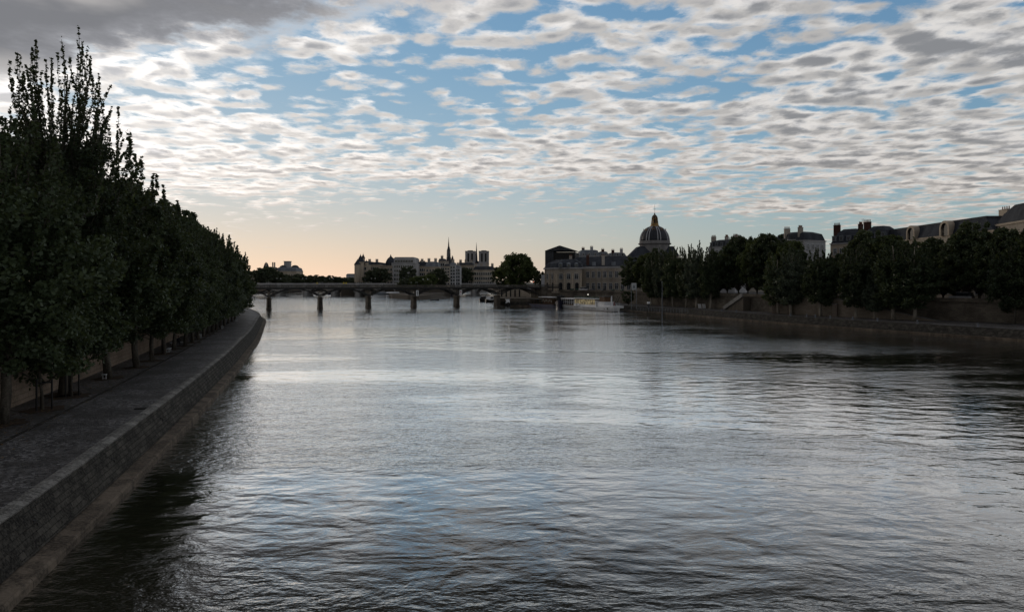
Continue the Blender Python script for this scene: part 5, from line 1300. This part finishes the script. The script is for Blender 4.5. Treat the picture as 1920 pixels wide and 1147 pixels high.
# ------------------------------------------------------------------ island buildings
def block(name, px0, px1, Y, ytop, ybase, depth, wall, roof, ridge, label, nwin=5, floors=3, group='buildings on the island', ch=1, turn=0, cat='building', d1=2.0, ww=1.4):
    f = rect(px0, px1, Y, depth, Y+turn); t_ = bthing(name, f, 7.0, label, cat, group)
    zw_ = WZ(ytop, Y); walls(t_, f, 6.0, zw_, wall); cornice(t_, f, zw_, wall, .5, .5)
    if ridge is not None: mansard(t_, f, zw_+.502, zw_+.5+(WZ(ridge, Y)-zw_)*.75, WZ(ridge, Y), d1, 5.5, roof)
    rows = [(9.5+k*(zw_-9.5)/floors, (zw_-9.5)/floors*.55) for k in range(floors)]
    if nwin: facade(t_, f[0], f[1], rows, nwin, ww, mull=False, proud=.12)
    for k in range(ch): chimney(t_, f[0][0]+(f[1][0]-f[0][0])*(k+.5)/max(1, ch), Y+4, WZ(ridge or ytop, Y)-1, 3.4, 2.4, 1.0, 0, 'plaster_dim', 3)
    return t_
def turret(parent, px, Y, r_, ybase, yshaft, ytip, wall='stone', roof='slate', fin=True, n=12):
    loc = parent.location; X = WX(px, Y)-loc.x; yy = Y-loc.y
    tw = MB().lathe((X, yy, -loc.z), [(r_, WZ(ybase, Y)), (r_, WZ(yshaft, Y)), (r_*1.15, WZ(yshaft, Y)+.05), (r_*1.15, WZ(yshaft, Y)+.5)], n).build('turret', M[wall], parent)
    MB().lathe((X, yy, -loc.z), [(r_*1.2, WZ(yshaft, Y)+.5), (r_*.12, WZ(ytip, Y)+(0 if not fin else -1.2)), (.06, WZ(ytip, Y))], n).build('turret_roof', M[roof], tw)
t_ = block('palace_of_justice', 668, 688, 620, 497, 529, 60, 'stone2', 'slate', 489, 'cream palace corner with slate turrets at the left of island', 5, 4, ch=1)
turret(t_, 670, 612, 2.6, 529, 497, 485, 'stone2'); turret(t_, 676, 615, 3.0, 529, 492, 476, 'stone2'); turret(t_, 681, 640, 1.6, 500, 485, 474, 'stone2'); turret(t_, 687, 622, 2.0, 500, 493, 486, 'stone2')
t_ = block('slate_roofed_block', 684.5, 712, 640, 497, 529, 40, 'stone2', 'slate', 491, 'slate-roofed cream block between corner turrets and the slate dome', 6, 4, ch=2)
YI = 640; t_ = block('domed_block', 712, 738, YI, 499, 529, 26, 'stone2', 'zinc', None, 'cream building crowned by a dark slate dome on the island', 4, 4, ch=0)
zz = t_.location.z; MB().lathe((WX(724.5, YI)-t_.location.x, 10, -zz), [(4.6, WZ(500, YI)), (4.6, WZ(492.5, YI)), (5.2, WZ(492.2, YI)), (4.7, WZ(489, YI)), (3.4, WZ(484, YI)), (1.6, WZ(480.5, YI)), (.9, WZ(479.5, YI)), (.1, WZ(475, YI))], 12).build('dome', M['slate'], t_)
MB().box((WX(733.5, YI)-t_.location.x, 4, WZ(495, YI)-zz), (4.4, 6, 3.2)).build('attic', M['plaster'], t_)
t_ = block('courthouse_block', 736, 778, 610, 494, 529, 40, 'grey_stone', 'zinc', None, 'massive grey office block with flat attic in island centre', 9, 5, ch=0)
f = rect(738.5, 776.5, 614, 34); MB().prism([(p[0]-t_.location.x, p[1]-t_.location.y) for p in f], WZ(494, 610)-7+.502, WZ(483.2, 614)-7).prism([(p[0]-t_.location.x, p[1]-t_.location.y) for p in inset(f, 1.5)], WZ(483.2, 614)-7+.002, WZ(481.8, 614)-7).build('attic', M['grey_stone'], t_)
facade(t_, f[0], f[1], [(WZ(492, 614), 2.2)], 7, 2.6, mull=False)
t_ = block('apartment_building', 778, 803, 640, 500, 529, 24, 'stone2', 'slate', 490.5, 'cream house with long slate roof right of the grey block', 6, 4, ch=1)
turret(t_, 792, 650, 2.4, 500, 490, 486.5, 'slate', 'slate')
t_ = block('apartment_building', 797, 822, 600, 501, 529, 20, 'stone2', 'zinc', 490, 'pale gabled house behind the island grove, right of slate roof', 4, 4, ch=2)
t_ = block('apartment_building', 822, 834, 640, 490, 529, 20, 'stone', 'zinc_d', 484.5, 'tall plain house just left of the needle spire', 3, 5, ch=1)
t_ = block('apartment_building', 833, 843.5, 590, 500, 535, 14, 'stone2', 'slate', 495, 'narrow warm cream house below the needle spire', 2, 6, ch=1)
t_ = block('apartment_building', 843.5, 854, 592, 497, 535, 14, 'plaster', 'zinc', 492, 'narrow white house right below the needle spire', 2, 6, ch=1)
t_ = block('apartment_building', 853.5, 863, 600, 502, 535, 14, 'plaster', 'zinc', 498, 'low white house right of the narrow white house', 2, 5, ch=1)
t_ = block('apartment_building', 858, 888, 660, 498, 529, 20, 'stone2', 'zinc_d', 492, 'cream terrace house left under the twin towers', 7, 4, ch=3)
t_ = block('apartment_building', 887, 928, 650, 507, 529, 20, 'stone2', 'zinc_d', 499, 'long cream house with mansard under the right tower', 9, 3, ch=4)
# needle spire chapel
YS = 690; t_ = thing('chapel', (WX(840.5, YS), YS, 7), 'gothic chapel with a tall black needle spire', 'church'); zl2 = lambda py: WZ(py, YS)-7
MB().box((0, 8, zl2(497)/2), (11, 24, zl2(497))).build('wall', M['grey_stone'], t_); MB().prism([(-5.8, -4.2), (5.8, -4.2), (5.8, 20.2), (-5.8, 20.2)], zl2(497), zl2(486), [(-.2, -4.2), (.2, -4.2), (.2, 20.2), (-.2, 20.2)]).build('roof', M['slate'], t_)
MB().lathe((0, 4, 0), [(2.6, zl2(490)), (2.4, zl2(483)), (1.7, zl2(479)), (1.5, zl2(470)), (1.9, zl2(469)), (.75, zl2(461)), (.35, zl2(452)), (.07, zl2(443.5))], 8).build('spire', M['dome_lead'], t_)
m_ = MB()
for k in range(8): an = k*math.pi/4; m_.beam((1.9*math.cos(an), 4+1.9*math.sin(an), zl2(480)), (1.7*math.cos(an), 4+1.7*math.sin(an), zl2(469)), .28)
m_.build('pinnacles', M['grey_stone'], t_)
m_ = MB()
for sx_ in (-1, 1): m_.lathe((sx_*5.2, -4, 0), [(.8, zl2(500)), (.8, zl2(490)), (.05, zl2(480))], 8)
m_.build('corner_turret', M['grey_stone'], t_)
YS = 660; t_ = thing('church', (WX(848, YS), YS, 7), 'small pointed slate bell turret right of the needle spire', 'church')
MB().box((0, 0, (WZ(495, YS)-7)/2), (5, 6, WZ(495, YS)-7)).build('wall', M['stone'], t_); MB().lathe((0, 0, -7), [(2.9, WZ(495, YS)), (1.6, WZ(490, YS)), (1.2, WZ(487, YS)), (.1, WZ(478.5, YS))], 8).build('roof', M['slate'], t_)
# cathedral with twin square towers
YC = 1080; k_ = YC/FPX; t_ = thing('cathedral', (WX(894, YC), YC, 7), 'grey cathedral with twin square belfry towers and thin spire', 'church'); zl3 = lambda py: WZ(py, YC)-7
MB().box((0, 30, zl3(499)/2), (42*k_, 60, zl3(499))).build('wall', M['grey_stone'], t_)
MB().box((0, -.5, zl3(494)/2), (43*k_, 4, zl3(494))).build('gallery', M['grey_stone'], t_)
MB().prism([(-8, 2), (8, 2), (8, 90), (-8, 90)], zl3(499)+.002, zl3(488), [(-.3, 2), (.3, 2), (.3, 90), (-.3, 90)]).build('roof', M['slate'], t_)
for cxp, nm in ((-12.2, 0), (13.2, 0)):
    W_ = 18.5*k_
    x_ = cxp*k_; tw = MB().box((x_, 5, zl3(472)/2), (W_, W_, zl3(472))).box((x_, 5, zl3(471.6)), (W_+.9, W_+.9, .7)).box((x_, 5, zl3(495)), (W_+.8, W_+.8, .8)).build('tower', M['grey_stone'], t_)
    for s_ in (-1, 1):
        MB().box((x_+s_*W_*.19, 5-W_/2-.1, (zl3(475)+zl3(491))/2), (W_*.17, .3, zl3(475)-zl3(491))).build('belfry_opening', M['black'], tw)
        MB().box((x_+s_*W_*.44, 5-W_*.47, zl3(483)), (W_*.13, W_*.13, zl3(470)-zl3(495))).build('buttress', M['grey_stone'], tw)
    MB().prism([(x_-W_*.42, 5-W_*.42), (x_+W_*.42, 5-W_*.42), (x_+W_*.42, 5+W_*.42), (x_-W_*.42, 5+W_*.42)], zl3(471.2), zl3(469.2), [(x_-W_*.2, 5-W_*.2), (x_+W_*.2, 5-W_*.2), (x_+W_*.2, 5+W_*.2), (x_-W_*.2, 5+W_*.2)]).build('tower_roof', M['zinc_d'], tw)
MB().lathe((-5.0*k_, 70, 0), [(2.2, zl3(490)), (1.6, zl3(476)), (.8, zl3(464)), (.1, zl3(449.5))], 8).build('spire', M['slate'], t_)
# far left: theatre and town hall roofs over the tree line
YT = 960; t_ = block('town_hall', 517, 556, YT, 509, 529, 30, 'stone2', 'zinc', 501, 'distant domed hall with square stage tower above left tree line', 8, 2, group='distant buildings on the left bank', ch=0)
zz = 7; lx = t_.location.x
MB().box((WX(531, YT)-lx, 4, WZ(498, YT)-zz), (8.0, 8, 12)).box((WX(531, YT)-lx, 4, WZ(489.5, YT)-zz), (9, 9, 1)).build('tower', M['grey_stone'], t_)
MB().lathe((WX(525, YT)-lx, -2, -zz), [(5.5, WZ(505, YT)), (5.4, WZ(501, YT)), (3.5, WZ(498, YT)), (.5, WZ(496.5, YT))], 12).build('dome', M['zinc_d'], t_)
MB().lathe((WX(547, YT)-lx, 0, -zz), [(6, WZ(506, YT)), (6, WZ(500, YT)), (4, WZ(497.5, YT)), (1, WZ(496.5, YT))], 4, math.pi/4).build('pavilion_roof', M['slate'], t_)
t_ = block('town_hall', 494, 512, YT-20, 506, 529, 20, 'stone2', 'slate', 500, 'distant building with steep pointed roof and chimney stacks at left', 4, 2, group='distant buildings on the left bank', ch=0)
lx = t_.location.x
MB().lathe((WX(504, YT)-lx, 0, -zz), [(4.4, WZ(502, YT)), (2.2, WZ(494, YT)), (.1, WZ(492.5, YT))], 4, math.pi/4).build('steep_roof', M['slate'], t_)
for px in (498, 510.5, 514): chimney(t_, WX(px, YT-20), YT-18, WZ(505, YT), 9, 1.5, 1.5, 0, 'plaster_dim', 2)
YT = 1100; block('apartment_building', 649, 668, YT, 516, 529, 20, 'plaster', 'zinc', 513, 'distant pale flat block just left of the island', 5, 2, group='distant buildings on the left bank', ch=0)
for i, (p0, p1, Y, tp) in enumerate(((560, 600, 1120, 519), (600, 650, 1180, 521), (455, 500, 1000, 512))):
    block('apartment_building', p0, p1, Y, tp+2, 529, 20, 'stone', 'zinc_d', tp, ['distant low roofs behind the far tree line, left part', 'distant low roofs behind the far tree line, right part', 'distant roofs hidden behind the left quay trees'][i], 6, 1, group='distant buildings on the left bank', ch=0)
# black boxes for shaded recesses and pale stair ramp of the wall seen under the last span
t_ = thing('quay_stair', (WX(993, 366), 366, 3.6), 'pale stone stair flank under the right end of footbridge', 'staircase')
MB().prism([(-1.8, 0), (3.2, 0), (3.2, 3), (-1.8, 3)], 0, 4.2, [(2.6, 0), (3.2, 0), (3.2, 3), (2.6, 3)]).build('flank', M['stone2'], t_)
t_ = thing('retaining_wall', (WX(965, 371), 371, 3.6), 'tan wall with shaded recesses painted as black boxes seen under the last bridge arch', 'wall')
MB().box((2, .5, 1.8), (24, .6, 4.4)).build('wall_face', M['stone2'], t_)
for x_ in (-7, -4.6, -2.2, .2, 2.6): MB().box((x_, .1, 1.8), (.75, .5, 4.2)).build('recess_shade', M['black'], t_)  # black boxes stand proud of the wall, painting in the shade of recesses
